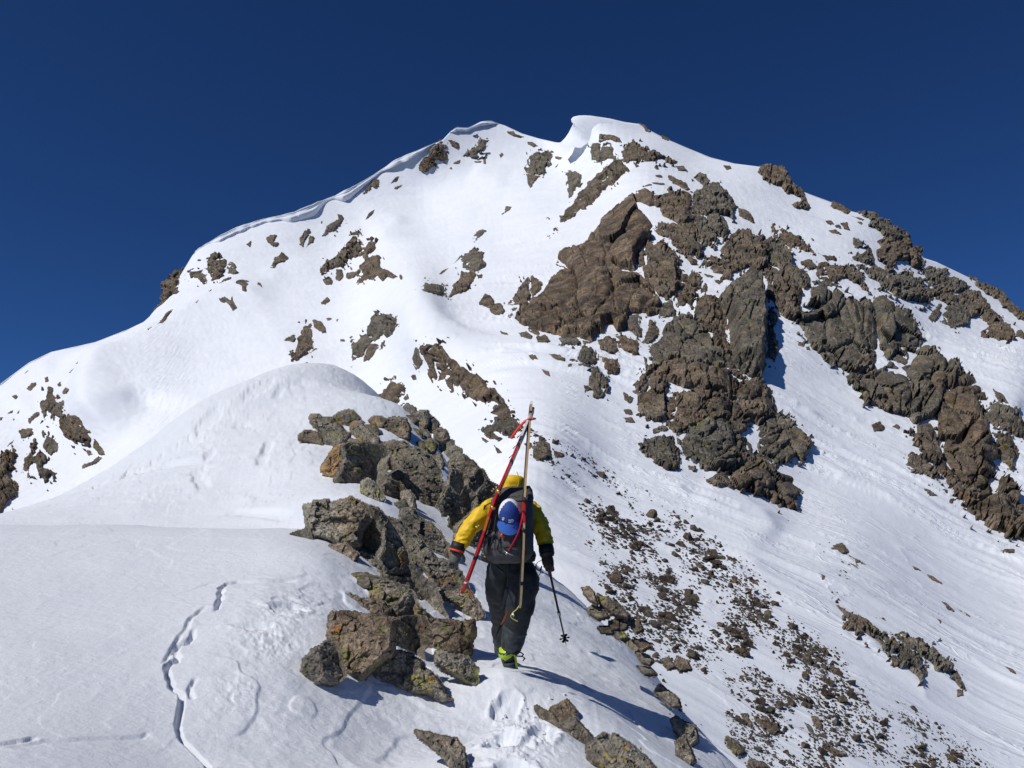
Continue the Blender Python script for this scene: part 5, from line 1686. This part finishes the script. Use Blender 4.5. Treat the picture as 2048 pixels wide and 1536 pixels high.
brad = dict(pelvis=.12, belly=.11, chest=.125, neck=.055, head=.085, ls=.065, le=.045, lw=.03, rs=.065, re=.045, rw=.03, lh=.085, lk=.055, la=.04, rh=.085, rk=.055, ra=.04, rt=.035, lt=.035)
bv, bn, bf = skin_np([J[k] for k in keys], bones, [brad[k] for k in keys], 1)
person = thing('person', FEET, 'person in a yellow hooded jacket and black trousers, climbing with skis on the back', 'person', bv, bf, C_SKIN)

jk = ['belly', 'chest', 'neck', 'ls', 'le', 'lw', 'rs', 're', 'rw', 'pelvis']
ji = {k: i for i, k in enumerate(jk)}
JE = lambda *ks: [(ji[a], ji[b]) for a, b in zip(ks[:-1], ks[1:])]
jr = dict(belly=(.165, .14), chest=(.18, .15), neck=.09, ls=.095, le=.068, lw=.054, rs=.093, re=.066, rw=.053, pelvis=(.16, .14))
jv, jn, jf = skin_np([J[k] for k in jk], JE('pelvis', 'belly', 'chest', 'neck') + JE('chest', 'ls', 'le', 'lw') + JE('chest', 'rs', 're', 'rw'), [jr[k] for k in jk], 3)
jv = folds(jv, jn, 0.012, 10.0, 21)
jv = folds(jv, jn, 0.008, 17.0, 23, (1, 1, 1.8))
jv = folds(jv, jn, 0.004, 24.0, 22)
part('jacket', jv, jf, C_YEL, person, label='bright yellow shell jacket')
# hood: pulled over the head, gathered at the neck
hv, hn, hf = skin_np([W(1023, 996, .19), W(1026, 980, .21), W(1027, 962, .23), W(1028, 950, .25)], [(0, 1), (1, 2), (2, 3)], [(.085, .085), (.098, .10), (.112, .12), (.085, .09)], 3)
hv = folds(hv, hn, 0.004, 16.0, 31)
hood = part('hood', hv, hf, C_YEL, person, label='yellow hood over the head')
seam = smooth_path([W(1033, 943, .13), W(1037, 953, .115), W(1037, 966, .11), W(1034, 976, .11)], 6)
part('hood_seam', *tube(seam, 0.004, 6), C_YEL, hood)

pk = ['pelvis', 'lh', 'lm', 'lk', 'lc', 'la', 'rh', 'rm', 'rk', 'rc', 'ra', 'waist']
pj = dict(J)
pj.update(lm=W(998, 1168, .16), lc=W(1003, 1246, .50), rm=W(1051, 1168, .0), rc=W(1030, 1262, .05), waist=W(1022, 1092, .10), ra=W(1019, 1304, .10))
pi_ = {k: i for i, k in enumerate(pk)}
PE = lambda *ks: [(pi_[a], pi_[b]) for a, b in zip(ks[:-1], ks[1:])]
prd = dict(pelvis=(.195, .15), lh=.14, lm=.135, lk=.10, lc=.085, la=.075, rh=.14, rm=.145, rk=.112, rc=.105, ra=.07, waist=(.16, .13))
pv, pn, pf = skin_np([pj[k] for k in pk], PE('waist', 'pelvis') + PE('pelvis', 'lh', 'lm', 'lk', 'lc', 'la') + PE('pelvis', 'rh', 'rm', 'rk', 'rc', 'ra'), [prd[k] for k in pk], 3)
pv = folds(pv, pn, 0.014, 8.0, 41)
pv = folds(pv, pn, 0.005, 22.0, 42)
trou = part('trousers', pv, pf, C_PANT, person, label='baggy black ski trousers')
# grey lower trouser leg over the boot cuff
gv, gn, gf = skin_np([W(1034, 1236, .02), W(1029, 1266, .05), W(1019, 1308, .10)], [(0, 1), (1, 2)], [.110, .108, .074], 3)
gv = folds(gv, gn, 0.012, 10.0, 47)
part('gaiter', gv, gf, C_PANT2, person)
part('pocket_flap', *tube([W(992, 1132, -.10), W(1004, 1142, -.115), W(1010, 1150, -.11)], [.02, .028, .008], 8, flat=0.3), C_PANT2, trou)


def boot(cuff, ankle, heel, ball, toe, lime=C_LIME):
    b = part('boot', *tube(smooth_path([cuff, ankle, (ankle + heel) / 2, heel + np.array([0, 0, .02])], 4), [.074, .074, .073, .072, .07, .066, .064, .062, .06, .057, .055, .052, .05][:13], 14), C_SOLE, person, label='dark ski boot edged in lime green')
    part('cuff_collar', *tube([cuff - VIEW_U * -.012, cuff - VIEW_U * .022, cuff - VIEW_U * .05 + VIEW_R * .02], [.072, .078, .070], 14), lime, b)
    sh = smooth_path([heel + VIEW_U * .03, (heel + ball) / 2 + VIEW_U * .02, ball, toe], 5)
    part('shell', *tube(sh, np.linspace(.058, .046, len(sh)), 14, flat=0.85), C_SOLE, b)
    part('shell_edge', *tube(smooth_path([cuff + VIEW_R * .035 - VIEW_F * .05, ankle + VIEW_R * .062 - VIEW_F * .03, heel + VIEW_R * .062, ball + VIEW_R * .05, toe + VIEW_R * .035], 5), [.012] * 8 + [.015] * 8 + [.016, .016, .015, .012, .008], 10, flat=0.8), lime, b)
    so = smooth_path([heel - VIEW_F * .035 - VIEW_U * .004, (heel + ball) / 2 - VIEW_F * .04 - VIEW_U * .01, ball - VIEW_F * .035 - VIEW_U * .012, toe - VIEW_F * .03 - VIEW_U * .01], 5)
    part('sole', *tube(so, np.linspace(.048, .04, len(so)), 12, flat=0.5, up=(0, -1, 0.2)), C_SOLE, b)
    return b


rb = boot(W(1014, 1300, .08), W(1016, 1312, .08), W(1017, 1330, .05), W(1024, 1350, .10), W(1029, 1364, .16))
for (u, v) in [(1038, 1304), (1041, 1312)]:
    part('buckle', *tube([W(u - 8, v, .02), W(u + 4, v + 1, .0), W(u + 9, v + 5, .02), W(u + 5, v + 9, .03)], .006, 6), C_BLK, rb)
boot(W(1001, 1274, .65), W(1001, 1282, .66), W(1000, 1292, .66), W(999, 1298, .76), W(998, 1302, .86), C_SOLE)


# --- gloves with five fingers each
def glove(wrist, knuckle, tips, thumb, mat, cuff_mat, label):
    d = knuckle - wrist
    ln = np.linalg.norm(d)
    d = d / ln
    pv_, pf_ = tube(smooth_path([wrist - d * .055, wrist - d * .01, wrist + d * .03, wrist + d * ln * .7, knuckle], 3), [.058, .056, .05, .046, .042, .042, .044, .046, .047, .046, .045, .044, .038], 14, flat=0.72, up=(0, -1, 0.1))
    chains = [(pv_, pf_)]
    for t in tips:
        pth = smooth_path(t, 3)
        chains.append(tube(pth, np.linspace(.0155, .0115, len(pth)), 8))
    pth = smooth_path(thumb, 3)
    chains.append(tube(pth, np.linspace(.018, .013, len(pth)), 8))
    g = part('glove', *join(*chains), mat, person, label=label)
    part('cuff', *tube([wrist - d * .075, wrist - d * .03, wrist + d * .02], [.062, .066, .058], 16), cuff_mat, g)
    part('cuff_strap', *tube([wrist - d * .012, wrist + d * .004], .0645, 16), C_REDO if mat is C_GLV else C_BLK, g)
    return g


def finger(k, root, a, b, c):
    return [root, root + a, root + a + b, root + a + b + c]


lw, lk_ = W(914, 1102, -.03), W(907, 1126, -.05)
ltips = []
for k in range(4):
    r = lk_ + VIEW_R * (-.033 + .021 * k) * 0.9 + VIEW_F * (.01 * k)
    ln = [.030, .036, .034, .026][k]
    ltips.append([r - VIEW_U * -.01, r - VIEW_U * ln * .8 - VIEW_F * .004, r - VIEW_U * ln * 1.35 + VIEW_F * .02, r - VIEW_U * ln * 1.25 + VIEW_F * .045])
lthumb = [lw + VIEW_R * .035 - VIEW_U * .03, lw + VIEW_R * .058 - VIEW_U * .06, lw + VIEW_R * .056 - VIEW_U * .095 + VIEW_F * .01]
glove(lw, lk_, ltips, lthumb, C_GLV, C_BLK, 'dark glove with a grey palm, hanging open')
rw_, rk_ = W(1094, 1108, -.09), W(1098, 1134, -.13)
POLE_TOP, POLE_TIP = W(1092, 1112, -.11), W(1133, 1293, .62)
pdir = POLE_TIP - POLE_TOP
pdir /= np.linalg.norm(pdir)
GRIP_C = POLE_TOP + pdir * 0.13
rtips = []
for k in range(4):
    r = rk_ + pdir * (.012 * (k - 1.2)) + VIEW_R * (.022 - .01 * k)
    c_ = GRIP_C + pdir * (.022 * (k - 1.2))
    rtips.append([r, c_ + VIEW_R * .034 - VIEW_F * .005, c_ + VIEW_R * .016 - VIEW_F * .036, c_ - VIEW_R * .018 - VIEW_F * .028, c_ - VIEW_R * .022 - VIEW_F * .002])
rthumb = [rw_ - VIEW_R * .03 - VIEW_U * .04, GRIP_C - VIEW_R * .034 + VIEW_U * .02 - VIEW_F * .01, GRIP_C - VIEW_R * .02 - VIEW_F * .032 - VIEW_U * .004, GRIP_C + VIEW_R * .006 - VIEW_F * .034 - VIEW_U * .012]
glove(rw_, rk_, rtips, rthumb, C_GLVB, C_BLK, 'dark brown glove closed round the pole grip')

# --- ski pole in the hand
pole = thing('ski_pole', POLE_TIP, 'black ski pole held in the gloved hand, its basket hanging over the snow', 'ski pole')
PL = lambda t: POLE_TOP + (POLE_TIP - POLE_TOP) * t
part('grip', *tube([PL(-.03), PL(-.01), PL(.08), PL(.2)], [.012, .019, .016, .015], 10), C_BLK, pole)
part('shaft', *tube([PL(.15), PL(.62)], .0105, 10), C_BLK, pole)
part('lower_shaft', *tube([PL(.60), PL(.93)], .008, 10), plain('pole_grey', (0.06, 0.065, 0.07), 0.35), pole)
part('clamp', *tube([PL(.595), PL(.625)], .016, 10), C_MET, pole)
part('tip', *tube([PL(.92), PL(1.0)], [.006, .0025], 8), C_MET, pole)
bk = PL(.9)
bv_ = []
pa = np.cross(pdir, VIEW_F)
pa /= np.linalg.norm(pa)
pb = np.cross(pdir, pa)
lob = []
for k in range(6):
    t = 2 * math.pi * k / 6
    c_ = pa * math.cos(t) + pb * math.sin(t)
    lob.append(tube([bk, bk + c_ * .02, bk + c_ * .04, bk + c_ * .047], [.012, .010, .017, .010], 8, flat=0.5))
lob.append(tube([bk - pdir * .02, bk + pdir * .02], .014, 10))
part('basket', *join(*lob), C_BLK, pole)
st = smooth_path([PL(.02), W(1084, 1120, -.1), W(1074, 1126, -.1), W(1072, 1136, -.1), W(1079, 1141, -.1), W(1083, 1132, -.1), W(1081, 1145, -.1), W(1077, 1153, -.1)], 5)
part('wrist_strap', *tube(st, .007, 6, flat=0.4), C_BLK, pole)

# --- backpack
def loft(st, n=28, pw=2.6):
    """st: (v, u_left, u_right, ds_centre, half_depth)"""
    V, F = [], []
    for (v, a, b, ds, hd) in st:
        c = W((a + b) / 2, v, ds)
        hw = (b - a) / 2 * PXM
        for j in range(n):
            t = 2 * math.pi * j / n
            x, y = math.cos(t), math.sin(t)
            r = (abs(x) ** pw + abs(y) ** pw) ** (-1 / pw)
            V.append(c + VIEW_R * hw * x * r + VIEW_F * hd * y * r)
    for k in range(len(st) - 1):
        for j in range(n):
            F.append((k * n + j, k * n + (j + 1) % n, (k + 1) * n + (j + 1) % n, (k + 1) * n + j))
    F.append(tuple(range(n))[::-1])
    F.append(tuple(range((len(st) - 1) * n, len(st) * n)))
    return np.array(V), F


def dense(st, m=5):
    st = np.array(st, float)
    t = np.arange(len(st))
    tt_ = np.linspace(0, len(st) - 1, (len(st) - 1) * m + 1)
    return np.stack([np.interp(tt_, t, st[:, k]) for k in range(st.shape[1])], 1)


pack = thing('backpack', W(1018, 1118, -.15), 'grey climbing backpack worn by the person, loaded with skis, axe and cap', 'backpack')
bag = dense([(994, 990, 1062, -.06, .10), (1002, 984, 1065, -.08, .13), (1030, 979, 1065, -.11, .145), (1060, 972, 1065, -.14, .15), (1085, 966, 1066, -.17, .15), (1104, 968, 1065, -.18, .14), (1116, 974, 1058, -.18, .12), (1123, 984, 1048, -.17, .07)])
V_, F_ = loft(bag, 40)
N_ = V_ - W(1019, 1060, -.1)
N_ /= np.linalg.norm(N_, axis=1, keepdims=True)
V_ = folds(V_, N_, 0.008, 10.0, 61)
V_ = folds(V_, N_, 0.003, 26.0, 62)
bagp = part('main_bag', V_, F_, C_PACK, pack)
lid = dense([(975, 1012, 1050, -.02, .05), (979, 1002, 1058, -.03, .085), (986, 994, 1063, -.05, .115), (996, 989, 1066, -.07, .135), (1003, 992, 1062, -.08, .12)])
V_, F_ = loft(lid, 36)
N_ = V_ - W(1028, 988, -.05)
N_ /= np.linalg.norm(N_, axis=1, keepdims=True)
V_ = folds(V_, N_, 0.007, 13.0, 63)
lidp = part('lid', V_, F_, C_PACK, pack)
part('side_pocket', *loft(dense([(972, 1054, 1062, .0, .03), (980, 1052, 1065, -.01, .05), (996, 1054, 1067, -.02, .06), (1012, 1058, 1066, -.03, .04)]), 20), C_PACKD, pack) if False else None
V_, F_ = loft(dense([(972, 1053, 1060, .0, .03), (980, 1051, 1065, -.01, .06), (994, 1054, 1067, -.02, .06), (1010, 1058, 1066, -.03, .03)]), 20)
part('side_pocket', V_, F_, C_PACKD, pack)
V_, F_ = loft(dense([(1104, 964, 1070, -.06, .12), (1110, 962, 1072, -.06, .125), (1120, 964, 1070, -.05, .12)]), 30)
part('hip_belt', V_, F_, C_PACKD, pack)
# straps, buckles, daisy chain
def strap(pts, r=.007, mat=C_PACKD, name='strap', flat=0.35, parent=None):
    return part(name, *tube(smooth_path([W(*p) for p in pts], 5), r, 6, flat=flat, up=(0, -1, 0.3)), mat, parent or pack)


strap([(986, 1010, -.22), (984, 1040, -.25), (978, 1070, -.29), (976, 1095, -.32)], .009)
strap([(996, 1005, -.23), (992, 1030, -.27), (988, 1060, -.30), (982, 1090, -.33)], .005)
strap([(962, 1080, -.24), (970, 1074, -.29), (980, 1070, -.30), (990, 1066, -.31)], .016, C_PACK)
strap([(975, 1072, -.30), (972, 1095, -.33), (974, 1108, -.33)], .015, C_PACK, 'strap')
strap([(1001, 1072, -.30), (997, 1088, -.33), (994, 1100, -.33)], .006)
strap([(1012, 1094, -.335), (1022, 1093, -.34), (1032, 1092, -.335)], .010, C_PACKD)
for (u, v) in [(986, 1085), (984, 1098), (998, 1096), (1012, 1094), (1029, 1092), (984, 1062), (1047, 1022), (1000, 1084)]:
    part('buckle', *tube([W(u - 2.5, v, -.34), W(u + 2.5, v + .5, -.345)], .010, 4, flat=0.5), C_BLK, pack)
for (u, v, m_) in [(988, 977, C_GOLD), (993, 973, C_MET), (997, 976, C_MET), (985, 981, C_GOLD), (1056, 1008, C_CORD), (958, 1050, C_GOLD), (954, 1053, C_CORD), (970, 1112, C_GOLD), (967, 1106, C_GOLD)]:
    part('clip', *tube([W(u - 2, v, -.16), W(u, v + 2, -.18), W(u + 2.5, v + 1, -.16)], .007, 6), m_, pack)
strap([(981, 1006, -.08), (972, 1011, -.03), (968, 1019, -.02), (970, 1010, -.02)], .006, C_PACKD)
strap([(1058, 1080, -.22), (1062, 1092, -.2), (1060, 1108, -.2), (1066, 1098, -.18)], .009, C_PACKD)
# red emblem and lettering
def disc(c, r, n=16, thick=.004, squash=1.0):
    V, F = [], []
    for z in (0, -thick):
        for j in range(n):
            t = 2 * math.pi * j / n
            V.append(np.asarray(c) + VIEW_R * r * math.cos(t) + VIEW_U * r * squash * math.sin(t) + VIEW_F * z)
    for j in range(n):
        F.append((j, (j + 1) % n, n + (j + 1) % n, n + j))
    F.append(tuple(range(n, 2 * n)))
    return V, F


part('emblem', *disc(W(1006, 1071, -.318), .021), C_REDO, pack, label='round red emblem patch')
part('emblem_mark', *tube(smooth_path([W(1003.5, 1071.5, -.324), W(1005.5, 1069.3, -.325), W(1008.5, 1070, -.324), W(1009, 1072, -.324)], 4), .0022, 6), C_BLK, pack)


def lettering(name, text, loc, size, mat, parent, tilt=0.0):
    cu_ = bpy.data.curves.new(name, 'FONT')
    cu_.body = text
    cu_.size = size
    cu_.extrude = 0.0012
    cu_.align_x = 'CENTER'
    cu_.align_y = 'CENTER'
    o = bpy.data.objects.new(name, cu_)
    COL.objects.link(o)
    bpy.context.view_layer.update()
    me = bpy.data.meshes.new_from_object(o.evaluated_get(bpy.context.evaluated_depsgraph_get()))
    bpy.data.objects.remove(o)
    R_ = np.array([VIEW_R * math.cos(tilt) + VIEW_U * math.sin(tilt), VIEW_U * math.cos(tilt) - VIEW_R * math.sin(tilt), -VIEW_F])
    V = np.array([v.co for v in me.vertices]) @ R_ + np.asarray(loc)
    F = [tuple(p.vertices) for p in me.polygons]
    bpy.data.meshes.remove(me)
    return part(name, V, F, mat, parent, smooth=False)


lettering('lettering', 'MAMMUT', W(1026, 994, -.218), .026, C_BLK, lidp, 0.05)

# --- cap strapped to the pack
CAPC = W(1019, 1026, -.275)
cap = thing('cap', CAPC, 'blue and white trucker cap hung on the back of the pack', 'cap')
axc = np.array([VIEW_R * .090, VIEW_F * -.085, VIEW_U * .118])
V_, F_ = ellipsoid(CAPC, axc, 28, 18, lambda i, j: 0.0 <= j <= 0.5)
part('mesh_back', V_, F_, C_WHITE, cap, label='white mesh back of the cap')
V2, F2 = ellipsoid(CAPC, axc * np.array([[1.015], [1.06], [1.01]]), 40, 30, lambda i, j: 0.02 <= j <= 0.48 and i > 0.13 + 0.60 * abs(j * 4 - 1) ** 1.7)
part('front_panel', V2, F2, C_BLUE, cap, label='dark blue front panel')
# the brim curves down and out
V3, F3 = [], []
nbr = 22
for k in range(nbr + 1):
    t = math.pi * (k / nbr)
    x = -math.cos(t)
    for m_ in range(6):
        f = m_ / 5
        V3.append(CAPC + VIEW_R * x * (.088 + .012 * f) + VIEW_U * (-.060 - .005 * (1 - x * x) - f * .10 * (0.25 + .75 * math.sin(t))) - VIEW_F * (.055 * math.sin(t) + .012 + f * .018 * math.sin(t)) + VIEW_R * .0)
for k in range(nbr):
    for m_ in range(5):
        a = k * 6 + m_
        F3.append((a, a + 6, a + 7, a + 1))
brim_n = len(V3)
V3 = [np.array(v) for v in V3] + [np.array(v) + VIEW_F * .006 for v in V3]
F3 = F3 + [tuple(i + brim_n for i in f[::-1]) for f in F3]
part('brim', V3, F3, C_BLUE2, cap, label='mid blue brim')
part('button', *disc(CAPC + VIEW_U * .096 - VIEW_F * .03, .008, 12, .01), C_BLUE, cap)
lettering('lettering', 'RJO', CAPC + VIEW_R * .012 - VIEW_U * .045 - VIEW_F * .0895, .024, C_WHITE, cap, 0.08)
lettering('lettering', '-----', CAPC + VIEW_R * .014 - VIEW_U * .062 - VIEW_F * .086, .012, C_WHITE, cap, 0.05) if False else None
part('underline', *tube([CAPC - VIEW_R * .008 - VIEW_U * .061 - VIEW_F * .0885, CAPC + VIEW_R * .034 - VIEW_U * .058 - VIEW_F * .083], .0018, 6), C_WHITE, cap)
em = CAPC - VIEW_R * .050 - VIEW_U * .040 - VIEW_F * .0745
part('emblem', *join(disc(em, .009, 10, .004), disc(em + VIEW_U * .014 - VIEW_R * .006, .004, 8, .004), disc(em + VIEW_U * .015 + VIEW_R * .003, .004, 8, .004), disc(em + VIEW_U * .010 + VIEW_R * .011, .004, 8, .004)), C_WHITE, cap)

# --- skis strapped in an A
def ski(label, pts, wdir, mat_top, tipmat, bands):
    pth = smooth_path([W(*p) for p in pts], 14)
    n = len(pth)
    s_ = np.concatenate([[0], np.cumsum(np.linalg.norm(np.diff(pth, axis=0), axis=1))])
    s_ = s_ / s_[-1]
    T = np.gradient(pth, axis=0)
    T /= np.linalg.norm(T, axis=1, keepdims=True)
    wd = np.array(wdir, float)
    wd = wd / np.linalg.norm(wd)
    hw = np.interp(s_, [0, .02, .07, .5, .93, .985, 1], [.012, .040, .055, .041, .050, .044, .03])
    base, top, wall = [], [], []
    Vb, Vt = [], []
    for k in range(n):
        w_ = wd - T[k] * (wd @ T[k])
        w_ /= np.linalg.norm(w_)
        nn = np.cross(T[k], w_)
        Vb.append([pth[k] - w_ * hw[k] - nn * .009, pth[k] + w_ * hw[k] - nn * .009])
        Vt.append([pth[k] - w_ * hw[k] * .96 + nn * .009, pth[k] + w_ * hw[k] * .96 + nn * .009])
    Vb, Vt = np.array(Vb), np.array(Vt)
    o = thing('ski', pth[-1], label, 'ski')
    def strip(A, B, flip=False):
        V = np.concatenate([A, B])
        m_ = len(A)
        F = [(k, k + 1, m_ + k + 1, m_ + k) for k in range(m_ - 1)]
        return V, [f[::-1] for f in F] if flip else F
    part('top_sheet', *strip(Vt[:, 0], Vt[:, 1]), mat_top, o, False)
    part('base', *strip(Vb[:, 0], Vb[:, 1], True), C_BLK, o, False)
    part('sidewall', *join(strip(Vb[:, 0], Vt[:, 0]), strip(Vb[:, 1], Vt[:, 1], True)), C_WOOD if tipmat is None else mat_top, o, False)
    def band(f0, f1, mat, name, sc=1.05):
        k0, k1 = int(np.searchsorted(s_, f0)), int(np.searchsorted(s_, f1))
        k1 = max(k1, k0 + 2)
        V, F = [], []
        for k in range(k0, min(k1, n)):
            c = (Vb[k].sum(0) + Vt[k].sum(0)) / 4
            for q_ in (Vb[k][0], Vb[k][1], Vt[k][1], Vt[k][0]):
                V.append(c + (q_ - c) * sc)
        for k in range(len(V) // 4 - 1):
            for j in range(4):
                F.append((k * 4 + j, k * 4 + (j + 1) % 4, k * 4 + 4 + (j + 1) % 4, k * 4 + 4 + j))
        F += [(0, 1, 2, 3), tuple(len(V) - 4 + j for j in range(4))]
        part(name, V, F, mat, o, False)
    for f0, f1, mt, nm in bands:
        band(f0, f1, mt, nm)
    return o, pth, T


ski1, pa1, T1 = ski('red ski leaning to the left along the pack, white at the tip', [(1067, 815, .16), (1060, 836, .12), (1024, 922, -.06), (990, 1001, -.22), (964, 1080, -.30), (934, 1162, -.32), (925, 1186, -.32)], (.13, .98, -.1), C_RED, C_WHITE, [(0.01, 0.20, C_WHITE, 'tip_sheet'), (0.205, 0.225, C_BLK, 'graphic_band'), (0.30, 0.335, C_GLVB, 'graphic_band'), (0.62, 0.70, C_ORG, 'graphic_band'), (0.80, 0.82, C_BLK, 'graphic_band'), (0.93, 0.945, C_WHITE, 'graphic_band')])
ski2, pa2, T2 = ski('upright ski along the right of the pack, pale wooden sidewall and red edge', [(1063, 802, .16), (1060, 830, .12), (1053, 922, -.08), (1048, 1003, -.26), (1046, 1091, -.34), (1041, 1190, -.34), (1039, 1214, -.34)], (-.10, .98, -.1), C_REDO, None, [(0.0, 0.02, C_WHITE, 'tip_sheet'), (0.055, 0.065, C_BLK, 'graphic_band'), (0.50, 0.62, C_RED, 'graphic_band'), (0.86, 0.87, C_BLK, 'graphic_band')])
for o_, pts_ in ((ski1, [(997, 983, -.22), (985, 1015, -.26)]), (ski2, [(1049, 1000, -.30), (1047, 1060, -.35)])):
    for (u, v, ds) in pts_:
        part('binding', *join(tube([W(u - 3, v - 4, ds), W(u + 3, v + 4, ds - .02)], .014, 8), tube([W(u - 5, v + 2, ds), W(u + 5, v + 1, ds - .02)], .007, 6)), C_BLK if u > 1000 else C_GOLD, o_)
part('tail_cord', *tube(smooth_path([W(1040, 1208, -.35), W(1034, 1218, -.36), W(1025, 1226, -.36), W(1022, 1234, -.36), W(1028, 1239, -.36), W(1036, 1243, -.36)], 5), .004, 6), C_CORD, ski2)
part('tail_ring', *disc(W(1027, 1230, -.36), .011, 12), C_MET, ski2)
part('tail_clip', *tube([W(930, 1172, -.33), W(922, 1190, -.33)], [.012, .016], 8, flat=0.4), C_WHITE, ski1)
part('tail_cord', *tube(smooth_path([W(934, 1176, -.33), W(938, 1190, -.3), W(928, 1210, -.3), W(921, 1213, -.3)], 5), .004, 6), C_GOLD, ski1)
# dark climbing-skin corners flapping from the left ski
for (u, v) in [(1029, 893), (1021, 912), (1010, 948), (1037, 872)]:
    part('skin_flap', *tube([W(u + 6, v - 5, -.02), W(u - 3, v + 4, -.03)], [.004, .02], 4, flat=0.2), C_GLVB, ski1)

strp = thing('ski_strap', W(1062, 838, .10), 'red rubber strap binding the ski tips, its free end flapping left', 'strap')
part('loop', *tube(smooth_path([W(1056, 838, .05), W(1066, 836, .03), W(1070, 838, .12), W(1060, 840, .18), W(1056, 838, .05)], 5), .011, 8, flat=0.5), C_REDO, strp)
fl = smooth_path([W(1060, 838, .06), W(1050, 843, .05), W(1040, 853, .05), W(1030, 866, .05), W(1022, 877, .05)], 5)
part('free_end', *tube(fl, .012, 6, flat=0.35, up=(0, -1, .2)), C_REDO, strp)

# --- ice axe on the pack
axe = thing('ice_axe', W(1018, 1104, -.35), 'ice axe with a curved dark red shaft, strapped upside down on the pack', 'ice axe')
part('shaft', *tube(smooth_path([W(1053, 1002, -.26), W(1049, 1016, -.30), W(1044, 1040, -.34), W(1037, 1066, -.36), W(1027, 1086, -.365), (W(1018, 1102, -.36))], 6), .0145, 10, flat=0.7), plain('axe_red', (0.30, 0.012, 0.03), 0.35), axe)
part('spike', *tube([W(1050, 1006, -.28), W(1055, 996, -.26)], [.012, .004], 8, flat=0.6), C_WHITE, axe)
part('head', *join(tube(smooth_path([W(1009, 1102, -.36), W(1018, 1107, -.365), W(1028, 1112, -.36)], 5), [.006, .009, .011, .012, .013, .013, .012, .010, .008, .006, .003], 8, flat=0.4), tube([W(1017, 1104, -.37), W(1011, 1108, -.37)], .009, 6)), C_MET, axe)
# --- folded pole and dangling tool below the pack
pol2 = thing('folded_pole', W(1012, 1190, -.2), 'second ski pole hanging grip down below the pack', 'ski pole')
part('shaft', *tube([W(1020, 1118, -.24), W(1014, 1178, -.22)], .008, 8), C_BLK, pol2)
part('grip', *tube(smooth_path([W(1014, 1176, -.22), W(1012, 1190, -.22), W(1006, 1208, -.22), W(1001, 1216, -.22)], 4), [.012, .015, .017, .018, .017, .016, .015, .014, .014, .015, .015, .013, .01], 10), plain('grip_grey', (0.05, 0.052, 0.055), 0.6), pol2)
part('strap', *tube(smooth_path([W(1016, 1180, -.22), W(1022, 1196, -.21), W(1026, 1216, -.2)], 4), .011, 6, flat=0.3), plain('strap_grey', (0.05, 0.055, 0.06), 0.7), pol2)
tool = thing('hanging_tool', W(1002, 1248, -.16), 'thin tool with an orange blade hanging below the pack', 'tool')
part('blade', *tube(smooth_path([W(1016, 1218, -.2), W(1010, 1234, -.19), W(1002, 1250, -.17)], 4), [.004, .008, .011, .012, .012, .011, .010, .008, .006], 8, flat=0.5), C_ORG, tool)
part('handle', *tube([W(1002, 1250, -.17), W(996, 1264, -.16), W(989, 1278, -.15)], [.008, .009, .004], 8), C_GLVB, tool)

# clods of snow kicked loose round the boot and along the steps
CL = random.Random(4)
for k in range(26):
    u, v = CL.gauss(1035, 60), CL.gauss(1430, 45)
    h_ = n_hit(u, v)
    if h_ is None:
        continue
    r_ = CL.uniform(.008, .022)
    me = STONES[k % len(STONES)].copy()
    me.materials.clear()
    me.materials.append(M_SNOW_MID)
    o = link('snow_clod', me, None, label='small clod of snow kicked loose behind the climber', category='snow clod', group='snow clods', kind='thing')
    o.location = h_ + np.array([0, 0, r_ * .4])
    o.scale = (r_ * 2,) * 3
    o.rotation_euler = (CL.uniform(0, 6), CL.uniform(0, 6), CL.uniform(0, 6))
